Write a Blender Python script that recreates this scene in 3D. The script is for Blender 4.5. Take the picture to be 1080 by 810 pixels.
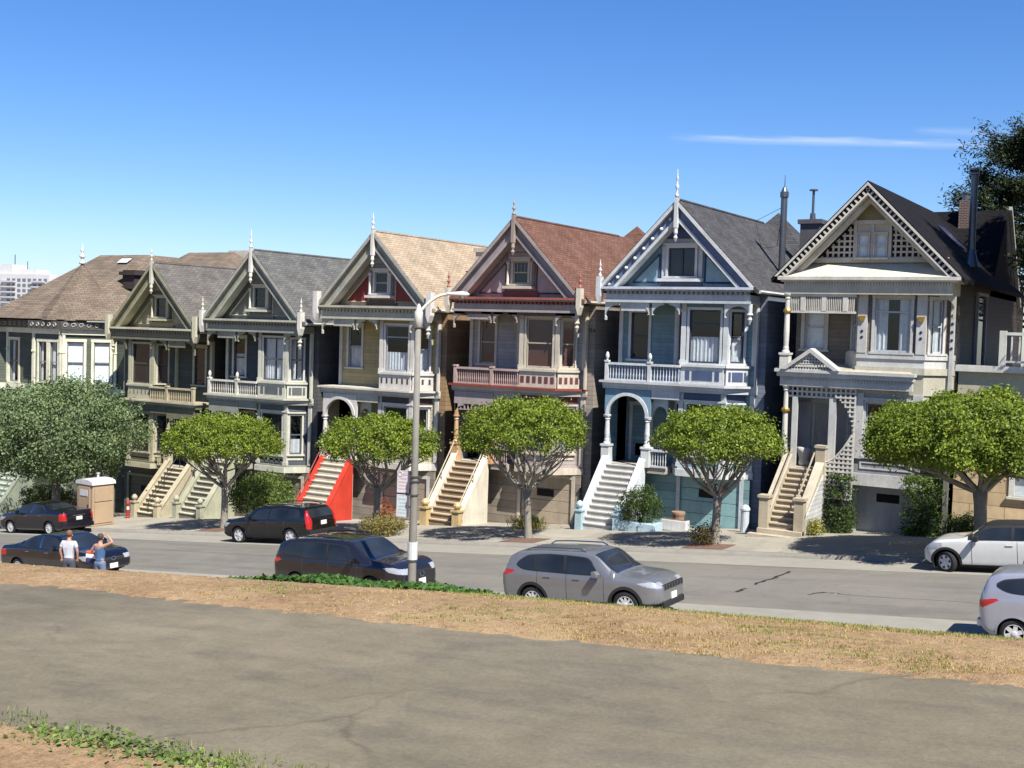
import bpy, bmesh, math, random
import numpy as np
from mathutils import Vector, Matrix
R=math.radians
sc=bpy.context.scene
for o in list(bpy.data.objects): bpy.data.objects.remove(o)

# ------------------------------------------------------------------ camera, sky, sun, exposure
PITCH,ROLL,YAW=R(2.6731),R(1.7027),R(31.1121)
CAM=Vector((11.3683,-43.9689,0.0))
cfw=Vector((-math.sin(YAW)*math.cos(PITCH),math.cos(YAW)*math.cos(PITCH),-math.sin(PITCH)))
crt=Vector((math.cos(YAW),math.sin(YAW),0)); cup=crt.cross(cfw)
cr2=crt*math.cos(ROLL)+cup*math.sin(ROLL); cu2=-crt*math.sin(ROLL)+cup*math.cos(ROLL)
cd=bpy.data.cameras.new('camera'); cam=bpy.data.objects.new('camera',cd); sc.collection.objects.link(cam)
cam.matrix_world=Matrix(((cr2.x,cu2.x,-cfw.x,CAM.x),(cr2.y,cu2.y,-cfw.y,CAM.y),(cr2.z,cu2.z,-cfw.z,CAM.z),(0,0,0,1)))
cd.sensor_width=36; cd.lens=41.2155; cd.clip_start=.1; cd.clip_end=6000
sc.camera=cam
SUN_E,SUN_A=R(53),R(30)           # elevation, and how far the sun stands in front of the facades
sdir=Vector((math.cos(SUN_E)*math.cos(SUN_A),-math.cos(SUN_E)*math.sin(SUN_A),math.sin(SUN_E)))
w=bpy.data.worlds.new('World'); sc.world=w; w.use_nodes=True
nt=w.node_tree; nt.nodes.clear()
out=nt.nodes.new('ShaderNodeOutputWorld'); bg=nt.nodes.new('ShaderNodeBackground')
sky=nt.nodes.new('ShaderNodeTexSky'); sky.sky_type='NISHITA'; sky.sun_disc=False
sky.sun_elevation=SUN_E; sky.sun_rotation=R(90)+SUN_A; sky.air_density=1.0; sky.dust_density=.25; sky.ozone_density=2.2; sky.altitude=50
bg.inputs['Strength'].default_value=.052
nt.links.new(bg.outputs[0],out.inputs[0])
# a thin contrail-like cirrus streak, fixed in world directions
def sky_streak(prev,d0,d1,width,amount,u0,u1,seed):
    n=d0.cross(d1).normalized(); t=(d1-d0).normalized(); mid=(d0+d1)*.5
    N=nt.nodes.new
    tc=N('ShaderNodeTexCoord')
    def dot(v):
        a=N('ShaderNodeVectorMath'); a.operation='DOT_PRODUCT'; nt.links.new(tc.outputs['Generated'],a.inputs[0]); a.inputs[1].default_value=v; return a.outputs['Value']
    def mth(op,a,b=None,c=None):
        m=N('ShaderNodeMath'); m.operation=op
        for i,x in enumerate((a,b,c)):
            if x is None: continue
            if isinstance(x,(int,float)): m.inputs[i].default_value=x
            else: nt.links.new(x,m.inputs[i])
        return m.outputs[0]
    a=dot(n); u=mth('SUBTRACT',dot(t),mid.dot(t))
    cmb=N('ShaderNodeCombineXYZ'); nt.links.new(mth('MULTIPLY',u,14),cmb.inputs[0]); nt.links.new(mth('MULTIPLY',a,160),cmb.inputs[1]); cmb.inputs[2].default_value=seed
    nz=N('ShaderNodeTexNoise'); nt.links.new(cmb.outputs[0],nz.inputs['Vector']); nz.inputs['Scale'].default_value=1.6; nz.inputs['Detail'].default_value=5
    wob=mth('MULTIPLY',mth('SUBTRACT',nz.outputs['Fac'],.5),width*1.3)
    band=mth('DIVIDE',mth('ABSOLUTE',mth('ADD',a,wob)),width)
    band=mth('POWER',mth('MAXIMUM',mth('SUBTRACT',1.0,band),0.0),1.3)
    half=(d1-d0).length*.5
    e=mth('DIVIDE',mth('ABSOLUTE',u),half); e=mth('MAXIMUM',mth('SUBTRACT',1.0,mth('POWER',e,3)),0.0)
    f=mth('MULTIPLY',mth('MULTIPLY',band,e),mth('MULTIPLY',nz.outputs['Fac'],amount*1.6))
    mx=N('ShaderNodeMixRGB'); nt.links.new(f,mx.inputs[0]); nt.links.new(prev,mx.inputs[1]); mx.inputs[2].default_value=(9.5,10,10.6,1)
    return mx.outputs[0]
def pixdir(x,y): return (cfw+cr2*((x-540)/1236.466)-cu2*((y-405)/1236.466)).normalized()
hs=nt.nodes.new('ShaderNodeHueSaturation'); hs.inputs['Saturation'].default_value=1.28; hs.inputs['Value'].default_value=1.1; nt.links.new(sky.outputs[0],hs.inputs['Color'])
tm=nt.nodes.new('ShaderNodeMixRGB'); tm.blend_type='MULTIPLY'; tm.inputs[0].default_value=1; nt.links.new(hs.outputs[0],tm.inputs[1]); tm.inputs[2].default_value=(.84,.96,1.27,1)
c=tm.outputs[0]
D0,D1,D2,D3,D4=[Vector(v) for v in ((-.4038,.9003,.1623),(-.1410,.9782,.1524),(-.2193,.9613,.1668),(-.1345,.9778,.1606),(0,1,0))]
c=sky_streak(c,D0,D1,.0048,.4,0,1,3.0)
c=sky_streak(c,D2,D3,.0045,.2,0,1,9.0)
nt.links.new(c,bg.inputs['Color'])
sd=bpy.data.lights.new('sun','SUN'); sd.energy=5.0; sd.angle=R(.53); sd.color=(1,.96,.89)
so=bpy.data.objects.new('sun',sd); sc.collection.objects.link(so); so.rotation_euler=sdir.to_track_quat('Z','Y').to_euler()
vs=sc.view_settings; vs.view_transform='Standard'; vs.look='None'; vs.exposure=1.1; vs.gamma=1; vs.use_curve_mapping=False
sc.render.engine='CYCLES'

# ------------------------------------------------------------------ materials
MATS={}
def newmat(name):
    m=bpy.data.materials.new(name); m.use_nodes=True
    return m,m.node_tree,m.node_tree.nodes['Principled BSDF']
def rgba(c): return (c[0],c[1],c[2],1)
def noise(nt,scale,detail=4,coord='Object',vec=None,rough=.55):
    n=nt.nodes.new('ShaderNodeTexNoise'); n.inputs['Scale'].default_value=scale; n.inputs['Detail'].default_value=detail; n.inputs['Roughness'].default_value=rough
    if vec is None:
        t=nt.nodes.new('ShaderNodeTexCoord'); vec=t.outputs[coord]
    nt.links.new(vec,n.inputs['Vector']); return n.outputs['Fac']
def ramp(nt,fac,stops):
    r=nt.nodes.new('ShaderNodeValToRGB'); e=r.color_ramp.elements
    while len(e)<len(stops): e.new(.5)
    for k,(p,c) in enumerate(stops): e[k].position=p; e[k].color=rgba(c) if len(c)==3 else c
    nt.links.new(fac,r.inputs[0]); return r.outputs[0]
def mixc(nt,fac,a,b,mode='MIX'):
    m=nt.nodes.new('ShaderNodeMixRGB'); m.blend_type=mode
    for i,x in enumerate((fac,a,b)):
        if isinstance(x,(int,float)): m.inputs[i].default_value=x
        elif isinstance(x,tuple): m.inputs[i].default_value=rgba(x)
        else: nt.links.new(x,m.inputs[i])
    return m.outputs[0]
def math_(nt,op,a,b=None):
    m=nt.nodes.new('ShaderNodeMath'); m.operation=op
    for i,x in enumerate((a,b)):
        if x is None: continue
        if isinstance(x,(int,float)): m.inputs[i].default_value=x
        else: nt.links.new(x,m.inputs[i])
    return m.outputs[0]
def bump(nt,p,h,strength=.3,dist=.02):
    b=nt.nodes.new('ShaderNodeBump'); b.inputs['Strength'].default_value=strength; b.inputs['Distance'].default_value=dist
    nt.links.new(h,b.inputs['Height']); nt.links.new(b.outputs[0],p.inputs['Normal'])
def paint(name,col,rough=.5,var=.2,metal=0,spec=.4,bmp=.0,scale=1.3,coat=0):
    if name in MATS: return MATS[name]
    m,nt,p=newmat(name); col=tuple(c*(.64 if any(k in name for k in ('stairwall','white','WHITE','cladding','skirt','newel','tread','riser','toilet','sign','lamp','_paint','plate','coping','cap','cornerfin')) else .66) for c in col)
    a=noise(nt,scale,6); b=noise(nt,scale*9,3)
    tg=nt.nodes.new('ShaderNodeTexCoord'); mp=nt.nodes.new('ShaderNodeMapping'); mp.inputs['Scale'].default_value=(5,5,.7); nt.links.new(tg.outputs['Object'],mp.inputs[0]); gr=noise(nt,1.0,5,vec=mp.outputs[0],rough=.65)
    f=math_(nt,'ADD',math_(nt,'ADD',math_(nt,'MULTIPLY',a,.45),math_(nt,'MULTIPLY',b,.25)),math_(nt,'MULTIPLY',gr,.3))
    lo=tuple(c*(1-var*1.6) for c in col); hi=tuple(min(1,c*(1+var*.7)) for c in col)
    nt.links.new(ramp(nt,f,[(.32,lo),(.62,hi)]),p.inputs['Base Color'])
    p.inputs['Roughness'].default_value=rough; p.inputs['Metallic'].default_value=metal; p.inputs['Specular IOR Level'].default_value=spec
    if coat: p.inputs['Coat Weight'].default_value=coat; p.inputs['Coat Roughness'].default_value=.04
    if bmp: bump(nt,p,noise(nt,scale*22,4),bmp,.01)
    MATS[name]=m; return m
def siding(name,col,pitch=.17,var=.2):
    if name in MATS: return MATS[name]
    m,nt,p=newmat(name); col=tuple(c*.5 for c in col)
    t=nt.nodes.new('ShaderNodeTexCoord'); s=nt.nodes.new('ShaderNodeSeparateXYZ'); nt.links.new(t.outputs['Object'],s.inputs[0])
    fr=math_(nt,'FRACT',math_(nt,'DIVIDE',s.outputs[2],pitch))
    board=math_(nt,'FLOOR',math_(nt,'DIVIDE',s.outputs[2],pitch))
    wn=nt.nodes.new('ShaderNodeTexWhiteNoise'); wn.noise_dimensions='1D'; nt.links.new(board,wn.inputs['W'])
    n=noise(nt,1.7,6)
    mp=nt.nodes.new('ShaderNodeMapping'); mp.inputs['Scale'].default_value=(4,4,.6); nt.links.new(t.outputs['Object'],mp.inputs[0]); gr=noise(nt,1.0,5,vec=mp.outputs[0],rough=.65)
    f=math_(nt,'ADD',math_(nt,'ADD',math_(nt,'MULTIPLY',n,.45),math_(nt,'MULTIPLY',gr,.35)),math_(nt,'MULTIPLY',wn.outputs['Value'],.2))
    base=ramp(nt,f,[(.3,tuple(c*(1-var*1.5) for c in col)),(.65,tuple(min(1,c*(1+var*.7)) for c in col))])
    groove=ramp(nt,fr,[(0.0,(.35,.35,.35)),(.09,(1,1,1))])
    nt.links.new(mixc(nt,1.0,base,groove,'MULTIPLY'),p.inputs['Base Color'])
    p.inputs['Roughness'].default_value=.6; p.inputs['Specular IOR Level'].default_value=.3
    bump(nt,p,math_(nt,'SUBTRACT',1.0,fr),.7,.02)
    MATS[name]=m; return m
def shingle(name,c1,c2,row=.15,axis='Y'):
    if name in MATS: return MATS[name]
    c1=tuple(c*.62 for c in c1); c2=tuple(c*.62 for c in c2)
    m,nt,p=newmat(name)
    t=nt.nodes.new('ShaderNodeTexCoord'); s=nt.nodes.new('ShaderNodeSeparateXYZ'); nt.links.new(t.outputs['Object'],s.inputs[0])
    cb=nt.nodes.new('ShaderNodeCombineXYZ')
    nt.links.new(math_(nt,'ADD',s.outputs[1],math_(nt,'MULTIPLY',s.outputs[0],.31)) if axis=='Y' else s.outputs[0],cb.inputs[0])
    nt.links.new(math_(nt,'MULTIPLY',s.outputs[2],1.4),cb.inputs[1])
    b=nt.nodes.new('ShaderNodeTexBrick'); nt.links.new(cb.outputs[0],b.inputs['Vector'])
    b.inputs['Scale'].default_value=1; b.inputs['Brick Width'].default_value=.34; b.inputs['Row Height'].default_value=row; b.inputs['Mortar Size'].default_value=.012
    b.inputs['Color1'].default_value=rgba(c1); b.inputs['Color2'].default_value=rgba(c2); b.inputs['Mortar'].default_value=rgba(tuple(x*.5 for x in c1)); b.inputs['Bias'].default_value=0
    n=noise(nt,.9,6); n2=noise(nt,13,3)
    c=mixc(nt,1.0,b.outputs['Color'],ramp(nt,n,[(.3,(.78,.78,.78)),(.7,(1.12,1.12,1.12))]),'MULTIPLY')
    c=mixc(nt,1.0,c,ramp(nt,n2,[(.3,(.8,.8,.8)),(.7,(1.15,1.15,1.15))]),'MULTIPLY')
    nt.links.new(c,p.inputs['Base Color']); p.inputs['Roughness'].default_value=.9; p.inputs['Specular IOR Level'].default_value=.15
    bump(nt,p,b.outputs['Fac'],-.5,.02)
    MATS[name]=m; return m
def blocks(name,c1,c2,mortar,bw,rh,ms,axis='X',rough=.85):
    if name in MATS: return MATS[name]
    m,nt,p=newmat(name)
    t=nt.nodes.new('ShaderNodeTexCoord'); s=nt.nodes.new('ShaderNodeSeparateXYZ'); nt.links.new(t.outputs['Object'],s.inputs[0])
    cb=nt.nodes.new('ShaderNodeCombineXYZ'); nt.links.new(s.outputs[0 if axis=='X' else 1],cb.inputs[0]); nt.links.new(s.outputs[2],cb.inputs[1])
    b=nt.nodes.new('ShaderNodeTexBrick'); nt.links.new(cb.outputs[0],b.inputs['Vector'])
    b.inputs['Scale'].default_value=1; b.inputs['Brick Width'].default_value=bw; b.inputs['Row Height'].default_value=rh; b.inputs['Mortar Size'].default_value=ms
    b.inputs['Color1'].default_value=rgba(c1); b.inputs['Color2'].default_value=rgba(c2); b.inputs['Mortar'].default_value=rgba(mortar)
    n=noise(nt,3,6)
    nt.links.new(mixc(nt,1.0,b.outputs['Color'],ramp(nt,n,[(.3,(.8,.8,.8)),(.7,(1.1,1.1,1.1))]),'MULTIPLY'),p.inputs['Base Color'])
    p.inputs['Roughness'].default_value=rough; bump(nt,p,b.outputs['Fac'],-.6,.02)
    MATS[name]=m; return m
def leafmat(name,dark,light,trans=.35,rough=.55,spec=.22):
    if name in MATS: return MATS[name]
    m,nt,p=newmat(name)
    g=nt.nodes.new('ShaderNodeNewGeometry')
    c=ramp(nt,g.outputs['Random Per Island'],[(0,dark),(.55,tuple((a+b)/2 for a,b in zip(dark,light))),(1,light)])
    c=mixc(nt,1.0,c,ramp(nt,noise(nt,1.1,3),[(.3,(.78,.8,.8)),(.7,(1.12,1.1,1.0))]),'MULTIPLY')
    nt.links.new(c,p.inputs['Base Color']); p.inputs['Roughness'].default_value=rough; p.inputs['Specular IOR Level'].default_value=spec
    tr=nt.nodes.new('ShaderNodeBsdfTranslucent'); nt.links.new(mixc(nt,1.0,c,(1.5,1.5,.7),'MULTIPLY'),tr.inputs[0])
    ms=nt.nodes.new('ShaderNodeMixShader'); ms.inputs[0].default_value=trans
    o=nt.nodes['Material Output']; nt.links.new(p.outputs[0],ms.inputs[1]); nt.links.new(tr.outputs[0],ms.inputs[2]); nt.links.new(ms.outputs[0],o.inputs[0])
    MATS[name]=m; return m
def glass_clear(name='window_glass_clear',tint=(.84,.88,.92)):
    if name in MATS: return MATS[name]
    m,nt,p=newmat(name)
    t=nt.nodes.new('ShaderNodeBsdfTransparent'); t.inputs[0].default_value=rgba(tint)
    g=nt.nodes.new('ShaderNodeBsdfGlossy'); g.inputs['Roughness'].default_value=.03; g.inputs[0].default_value=(.9,.95,1,1)
    lw=nt.nodes.new('ShaderNodeLayerWeight'); lw.inputs[0].default_value=.5; fr=nt.nodes.new('ShaderNodeMath'); fr.operation='MULTIPLY_ADD'; nt.links.new(math_(nt,'POWER',lw.outputs['Facing'],4.0),fr.inputs[0]); fr.inputs[1].default_value=.9; fr.inputs[2].default_value=.045
    ms=nt.nodes.new('ShaderNodeMixShader'); nt.links.new(fr.outputs[0],ms.inputs[0]); nt.links.new(t.outputs[0],ms.inputs[1]); nt.links.new(g.outputs[0],ms.inputs[2])
    nt.links.new(ms.outputs[0],nt.nodes['Material Output'].inputs[0]); MATS[name]=m; return m
def glass_dark(name='window_glass_dark',col=(.012,.014,.018),spec=.5):
    if name in MATS: return MATS[name]
    m,nt,p=newmat(name)
    nt.links.new(ramp(nt,noise(nt,.8,2),[(.3,tuple(c*.6 for c in col)),(.7,tuple(c*1.6 for c in col))]),p.inputs['Base Color'])
    p.inputs['Roughness'].default_value=.04; p.inputs['Specular IOR Level'].default_value=spec
    bump(nt,p,noise(nt,1.5,2),.03,.02); MATS[name]=m; return m
def cloth(name,col):
    if name in MATS: return MATS[name]
    m,nt,p=newmat(name)
    nt.links.new(ramp(nt,noise(nt,6,4),[(.3,tuple(c*.8 for c in col)),(.7,col)]),p.inputs['Base Color'])
    p.inputs['Roughness'].default_value=.9; MATS[name]=m; return m

# ------------------------------------------------------------------ mesh builder
COL=sc.collection
class MB:
    mirror=False
    def __init__(s,M=None): s.v=[]; s.f=[]; s.m=[]; s.M=M; s.mi=0
    def p(s,co):
        if s.M is not None: co=s.M@Vector(co)
        s.v.append((co[0],co[1],co[2])); return len(s.v)-1
    def face(s,pts): s.f.append([s.p(q) for q in pts]); s.m.append(s.mi)
    def fi(s,idx): s.f.append(list(idx)); s.m.append(s.mi)
    def box(s,x0,x1,y0,y1,z0,z1):
        i=[s.p((x,y,z)) for z in (z0,z1) for y in (y0,y1) for x in (x0,x1)]
        for q in ((0,2,3,1),(4,5,7,6),(0,1,5,4),(2,6,7,3),(0,4,6,2),(1,3,7,5)): s.fi([i[k] for k in q])
        return s
    def prism(s,poly,a,b,axis='y'):
        # poly of (u,v); axis y: (u,t,v); x: (t,u,v); z: (u,v,t)
        def c(u,v,t): return {'y':(u,t,v),'x':(t,u,v),'z':(u,v,t)}[axis]
        A=[s.p(c(u,v,a)) for u,v in poly]; B=[s.p(c(u,v,b)) for u,v in poly]
        n=len(poly); s.fi(A); s.fi(B[::-1])
        for k in range(n): s.fi([A[k],B[k],B[(k+1)%n],A[(k+1)%n]])
        return s
    def tube(s,pts,r,n=6,caps=True):
        pts=[Vector(p) for p in pts]; rr=r if isinstance(r,(list,tuple)) else [r]*len(pts)
        rings=[]; ref=None
        for k,p in enumerate(pts):
            t=(pts[min(k+1,len(pts)-1)]-pts[max(k-1,0)])
            if t.length<1e-9: t=Vector((0,0,1))
            t.normalize()
            if ref is None: ref=Vector((1,0,0)) if abs(t.x)<.8 else Vector((0,1,0))
            u=(ref-t*ref.dot(t))
            if u.length<1e-6: u=t.orthogonal()
            u.normalize(); v=t.cross(u); ref=u
            rings.append([s.p(p+(u*math.cos(2*math.pi*j/n)+v*math.sin(2*math.pi*j/n))*rr[k]) for j in range(n)])
        for a,b in zip(rings,rings[1:]):
            for j in range(n): s.fi([a[j],a[(j+1)%n],b[(j+1)%n],b[j]])
        if caps: s.fi(rings[0][::-1]); s.fi(rings[-1])
        return s
    def lathe(s,prof,c,n=10,axis='z',caps=True):
        rings=[]
        for r,h in prof:
            ring=[]
            for j in range(n):
                a=2*math.pi*j/n; u,v=r*math.cos(a),r*math.sin(a)
                q={'z':(u,v,h),'y':(u,h,v),'x':(h,u,v)}[axis]
                ring.append(s.p((c[0]+q[0],c[1]+q[1],c[2]+q[2])))
            rings.append(ring)
        for a,b in zip(rings,rings[1:]):
            for j in range(n): s.fi([a[j],a[(j+1)%n],b[(j+1)%n],b[j]])
        
        if caps: s.fi(rings[0][::-1]); s.fi(rings[-1])
        return s
    def build(s,name,mats,parent=None,smooth=False,bevel=0,fixn=True):
        me=bpy.data.meshes.new(name)
        v=s.v
        if MB.mirror: v=[(-a,b,c) for a,b,c in v]
        me.from_pydata(v,[],s.f)
        mats=mats if isinstance(mats,(list,tuple)) else [mats]
        for m in mats: me.materials.append(m)
        if len(mats)>1: me.polygons.foreach_set('material_index',s.m)
        if fixn:
            b=bmesh.new(); b.from_mesh(me); bmesh.ops.recalc_face_normals(b,faces=b.faces); b.to_mesh(me); b.free()
        if smooth: me.polygons.foreach_set('use_smooth',[True]*len(me.polygons))
        o=bpy.data.objects.new(name,me); COL.objects.link(o)
        if parent is not None: o.parent=parent
        if bevel:
            md=o.modifiers.new('bevel','BEVEL'); md.width=bevel; md.segments=2; md.limit_method='ANGLE'
        return o
def thing(name,label,cat,loc=(0,0,0),rz=0,group=None):
    o=bpy.data.objects.new(name,None); COL.objects.link(o); o.location=loc; o.rotation_euler=(0,0,rz); o.empty_display_size=.3
    o['label']=label; o['category']=cat
    if group: o['group']=group
    return o
def tag(o,label,cat,group=None):
    o['label']=label; o['category']=cat
    if group: o['group']=group
    return o
def npmesh(name,V,F,mat,parent=None,smooth=False):
    V=np.asarray(V,np.float32); F=np.asarray(F,np.int32); k=F.shape[1]
    me=bpy.data.meshes.new(name); me.vertices.add(len(V)); me.vertices.foreach_set('co',V.ravel())
    me.loops.add(F.size); me.loops.foreach_set('vertex_index',F.ravel())
    me.polygons.add(len(F)); me.polygons.foreach_set('loop_start',np.arange(0,F.size,k,dtype=np.int32))
    if smooth: me.polygons.foreach_set('use_smooth',np.ones(len(F),bool))
    me.materials.append(mat); me.update(calc_edges=True)
    o=bpy.data.objects.new(name,me); COL.objects.link(o)
    if parent is not None: o.parent=parent
    return o

# ------------------------------------------------------------------ terrain profile
def interp(t,x):
    if x<=t[0][0]: return t[0][1]
    for (a,b),(c,d) in zip(t,t[1:]):
        if x<=c: return b+(d-b)*(x-a)/(c-a)
    return t[-1][1]
GP=[(-60,-2.95),(-44,-2.84),(-39.6,-2.82),(-36.4,-2.82),(-35.4,-2.865),(-34.6,-2.965),(-34,-3.085),(-33.4,-3.215),(-32.8,-3.37),(-32,-3.6)]
GS=[(-32,-4.1),(-21.6,-6.68),(-19.05,-6.72),(-18.95,-6.86),(-13,-6.82),(-7.22,-7.07),(-7.0,-6.94),(-2.5,-7.03),(.75,-7.28),(16,-7.6),(60,-9.5),(400,-40),(3000,-60)]
def gz(X,Y):
    x=max(-75,min(45,X))
    P=.0719*x+interp(GP,Y)
    if Y>-36: P-=.14*max(0,min(1,(4.6-X)/6))*min(1,(Y+36)/2.2)
    if Y<=-32: return P
    S=.0895*x+interp(GS,Y)
    if Y>=-21.6: return S
    t=(Y+32)/10.4; P+=-(Y+32)*.31+(-3.6-interp(GP,Y))
    return P*(1-t)+S*t
GRADE=math.atan(.0895)

# ------------------------------------------------------------------ shared materials
G_DARK=glass_dark(); G_CLEAR=glass_clear()
CURT=cloth('curtain_cloth',(.62,.62,.6)); BLIND=cloth('blind_cloth',(.82,.82,.8)); DARKIN=paint('dark_room',(.012,.011,.011),.9)
WHITE=paint('white_trim',(.74,.74,.72),.45)
METAL=paint('galvanised_metal',(.2,.21,.23),.35,.15,.7)
IRON=paint('dark_iron',(.03,.03,.032),.5)
CONC=paint('step_concrete',(.46,.42,.35),.85,.14,bmp=.2)

# ------------------------------------------------------------------ house parts
def frame(P0,P1):
    t=Vector((P1[0]-P0[0],P1[1]-P0[1],0)); L=t.length; t.normalize()
    return Matrix(((t.x,-t.y,0,P0[0]),(t.y,t.x,0,P0[1]),(0,0,1,0),(0,0,0,1))),L   # local x along the wall, y inward, z up
def facet(mb,F,L,z0,z1,holes=(),rev=.14):
    old=mb.M; mb.M=F
    us=sorted({0,L}|{h[0] for h in holes}|{h[1] for h in holes}); zs=sorted({z0,z1}|{h[2] for h in holes}|{h[3] for h in holes})
    for a,b in zip(us,us[1:]):
        for c,d in zip(zs,zs[1:]):
            if any(h[0]<=a+1e-6 and b<=h[1]+1e-6 and h[2]<=c+1e-6 and d<=h[3]+1e-6 for h in holes): continue
            mb.face([(a,0,c),(b,0,c),(b,0,d),(a,0,d)])
    for a,b,c,d in holes:
        mb.face([(a,0,c),(a,rev,c),(b,rev,c),(b,0,c)]); mb.face([(a,0,d),(b,0,d),(b,rev,d),(a,rev,d)])
        mb.face([(a,0,c),(a,0,d),(a,rev,d),(a,rev,c)]); mb.face([(b,0,c),(b,rev,c),(b,rev,d),(b,0,d)])
    mb.M=old
WR=random.Random(11)
def window(par,F,h,trim,sash,kind='double',fill='dark',cas=.11,hood=True,sashw=.055,label=None,apron=False):
    u0,u1,z0,z1=h
    m=MB(F)
    m.box(u0-cas,u0,-.05,.03,z0,z1); m.box(u1,u1+cas,-.05,.03,z0,z1)
    m.box(u0-cas-.02,u1+cas+.02,-.06,.03,z1,z1+cas*1.15)
    if hood: m.box(u0-cas-.08,u1+cas+.08,-.13,.02,z1+cas*1.15,z1+cas*1.15+.07)
    m.box(u0-cas-.06,u1+cas+.06,-.12,.1,z0-.08,z0)
    if apron: m.box(u0-cas,u1+cas,-.035,.02,z0-.3,z0-.08)
    o=m.build('window',trim,par)
    if label: o['label']=label
    s=MB(F); y0,y1=.03,.085; w_=sashw
    s.box(u0,u0+w_,y0,y1,z0,z1); s.box(u1-w_,u1,y0,y1,z0,z1); s.box(u0+w_,u1-w_,y0,y1,z0,z0+w_*1.3); s.box(u0+w_,u1-w_,y0,y1,z1-w_,z1)
    zm=(z0+z1)/2
    if kind=='double': s.box(u0+w_,u1-w_,y0-.01,y1-.002,zm-.028,zm+.028)
    elif kind=='transom': s.box(u0+w_,u1-w_,y0-.01,y1-.002,z1-(z1-z0)*.27,z1-(z1-z0)*.27+.06)
    elif kind=='twin': s.box((u0+u1)/2-.045,(u0+u1)/2+.045,y0-.02,y1-.002,z0+w_,z1-w_)
    elif kind=='grid':
        for k in range(1,4): s.box(u0+(u1-u0)*k/4-.012,u0+(u1-u0)*k/4+.012,y0+.005,y1-.004,zm+.03,z1-w_)
        s.box(u0+w_,u1-w_,y0-.01,y1-.002,zm-.028,zm+.028)
    s.build('sash',sash,o)
    g=MB(F); g.face([(u0,.065,z0),(u1,.065,z0),(u1,.065,z1),(u0,.065,z1)])
    g.build('pane',G_DARK if fill=='dark' else G_CLEAR,o,fixn=False)
    if fill!='dark':
        c=MB(F)
        if fill in ('blind','maroon'): c.face([(u0,.125,z0),(u1,.125,z0),(u1,.125,z1),(u0,.125,z1)])
        else:
            n=26; zt=z1 if fill=='curtain' else zm
            if fill=='half': zt=z0+(z1-z0)*WR.uniform(.36,.66)
            xs=[u0+(u1-u0)*k/n for k in range(n+1)]
            ys=[.15+.022*math.sin(k*1.9)+.01*math.sin(k*3.7+1) for k in range(n+1)]
            skip=range(0)
            if fill=='curtain': h_=WR.choice([1,1,2,4]); q_=n//2+WR.choice([-2,0,0,1]); skip=range(q_-h_,q_+h_)
            for k in range(n):
                if k in skip: continue
                c.face([(xs[k],ys[k],z0),(xs[k+1],ys[k+1],z0),(xs[k+1],ys[k+1],zt),(xs[k],ys[k],zt)])
        c.build('blind' if fill in ('blind','maroon') else 'curtain',BLIND if fill=='blind' else (cloth('maroon_blind',(.1,.035,.03)) if fill=='maroon' else CURT),o,fixn=False)
        d=MB(F); d.box(u0-.05,u1+.05,.2,.8,z0-.05,z1+.05)
        d.f=[f for k,f in enumerate(d.f) if k!=2]; d.m=d.m[:len(d.f)]
        d.build('room',DARKIN,o)
    return o
def arch_poly(x0,x1,zs,zt,n=18,rise=1.0):
    r=(x1-x0)/2; cx=(x0+x1)/2
    L=[(x0,zt)]+[(cx-r*math.cos(math.pi*k/n),zs+r*rise*math.sin(math.pi*k/n)) for k in range(n+1)]+[(x1,zt)]
    return L
def arch_panel(mb,x0,x1,zs,zt,y0,y1,r_in,rise=1.0,n=18):
    # spandrel with a round opening of radius r_in; built as quads
    cx=(x0+x1)/2; pts=[(cx-r_in*math.cos(math.pi*k/n),zs+r_in*rise*math.sin(math.pi*k/n)) for k in range(n+1)]
    for y in (y0,y1):
        for a,b in zip(pts,pts[1:]): mb.face([(a[0],y,a[1]),(b[0],y,b[1]),(b[0],y,zt),(a[0],y,zt)])
        mb.face([(x0,y,zs),(pts[0][0],y,zs),(pts[0][0],y,zt),(x0,y,zt)]); mb.face([(pts[-1][0],y,zs),(x1,y,zs),(x1,y,zt),(pts[-1][0],y,zt)])
    for a,b in zip(pts,pts[1:]): mb.face([(a[0],y0,a[1]),(b[0],y0,b[1]),(b[0],y1,b[1]),(a[0],y1,a[1])])
    mb.face([(x0,y0,zs),(x0,y1,zs),(x0,y1,zt),(x0,y0,zt)]); mb.face([(x1,y0,zs),(x1,y1,zs),(x1,y1,zt),(x1,y0,zt)])
def arch_ring(mb,cx,zs,r,wd,y0,y1,rise=1.0,n=18):
    for k in range(n):
        q=[]
        for kk in (k,k+1):
            a=math.pi*kk/n; ca,sa=-math.cos(a),math.sin(a)
            q.append(((cx+ca*r,zs+sa*r*rise),(cx+ca*(r+wd),zs+sa*(r+wd)*rise)))
        (a0,b0),(a1,b1)=q
        mb.face([(a0[0],y0,a0[1]),(a1[0],y0,a1[1]),(b1[0],y0,b1[1]),(b0[0],y0,b0[1])])
        mb.face([(a0[0],y0,a0[1]),(a0[0],y1,a0[1]),(a1[0],y1,a1[1]),(a1[0],y0,a1[1])])
        mb.face([(b0[0],y0,b0[1]),(b1[0],y0,b1[1]),(b1[0],y1,b1[1]),(b0[0],y1,b0[1])])
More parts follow.
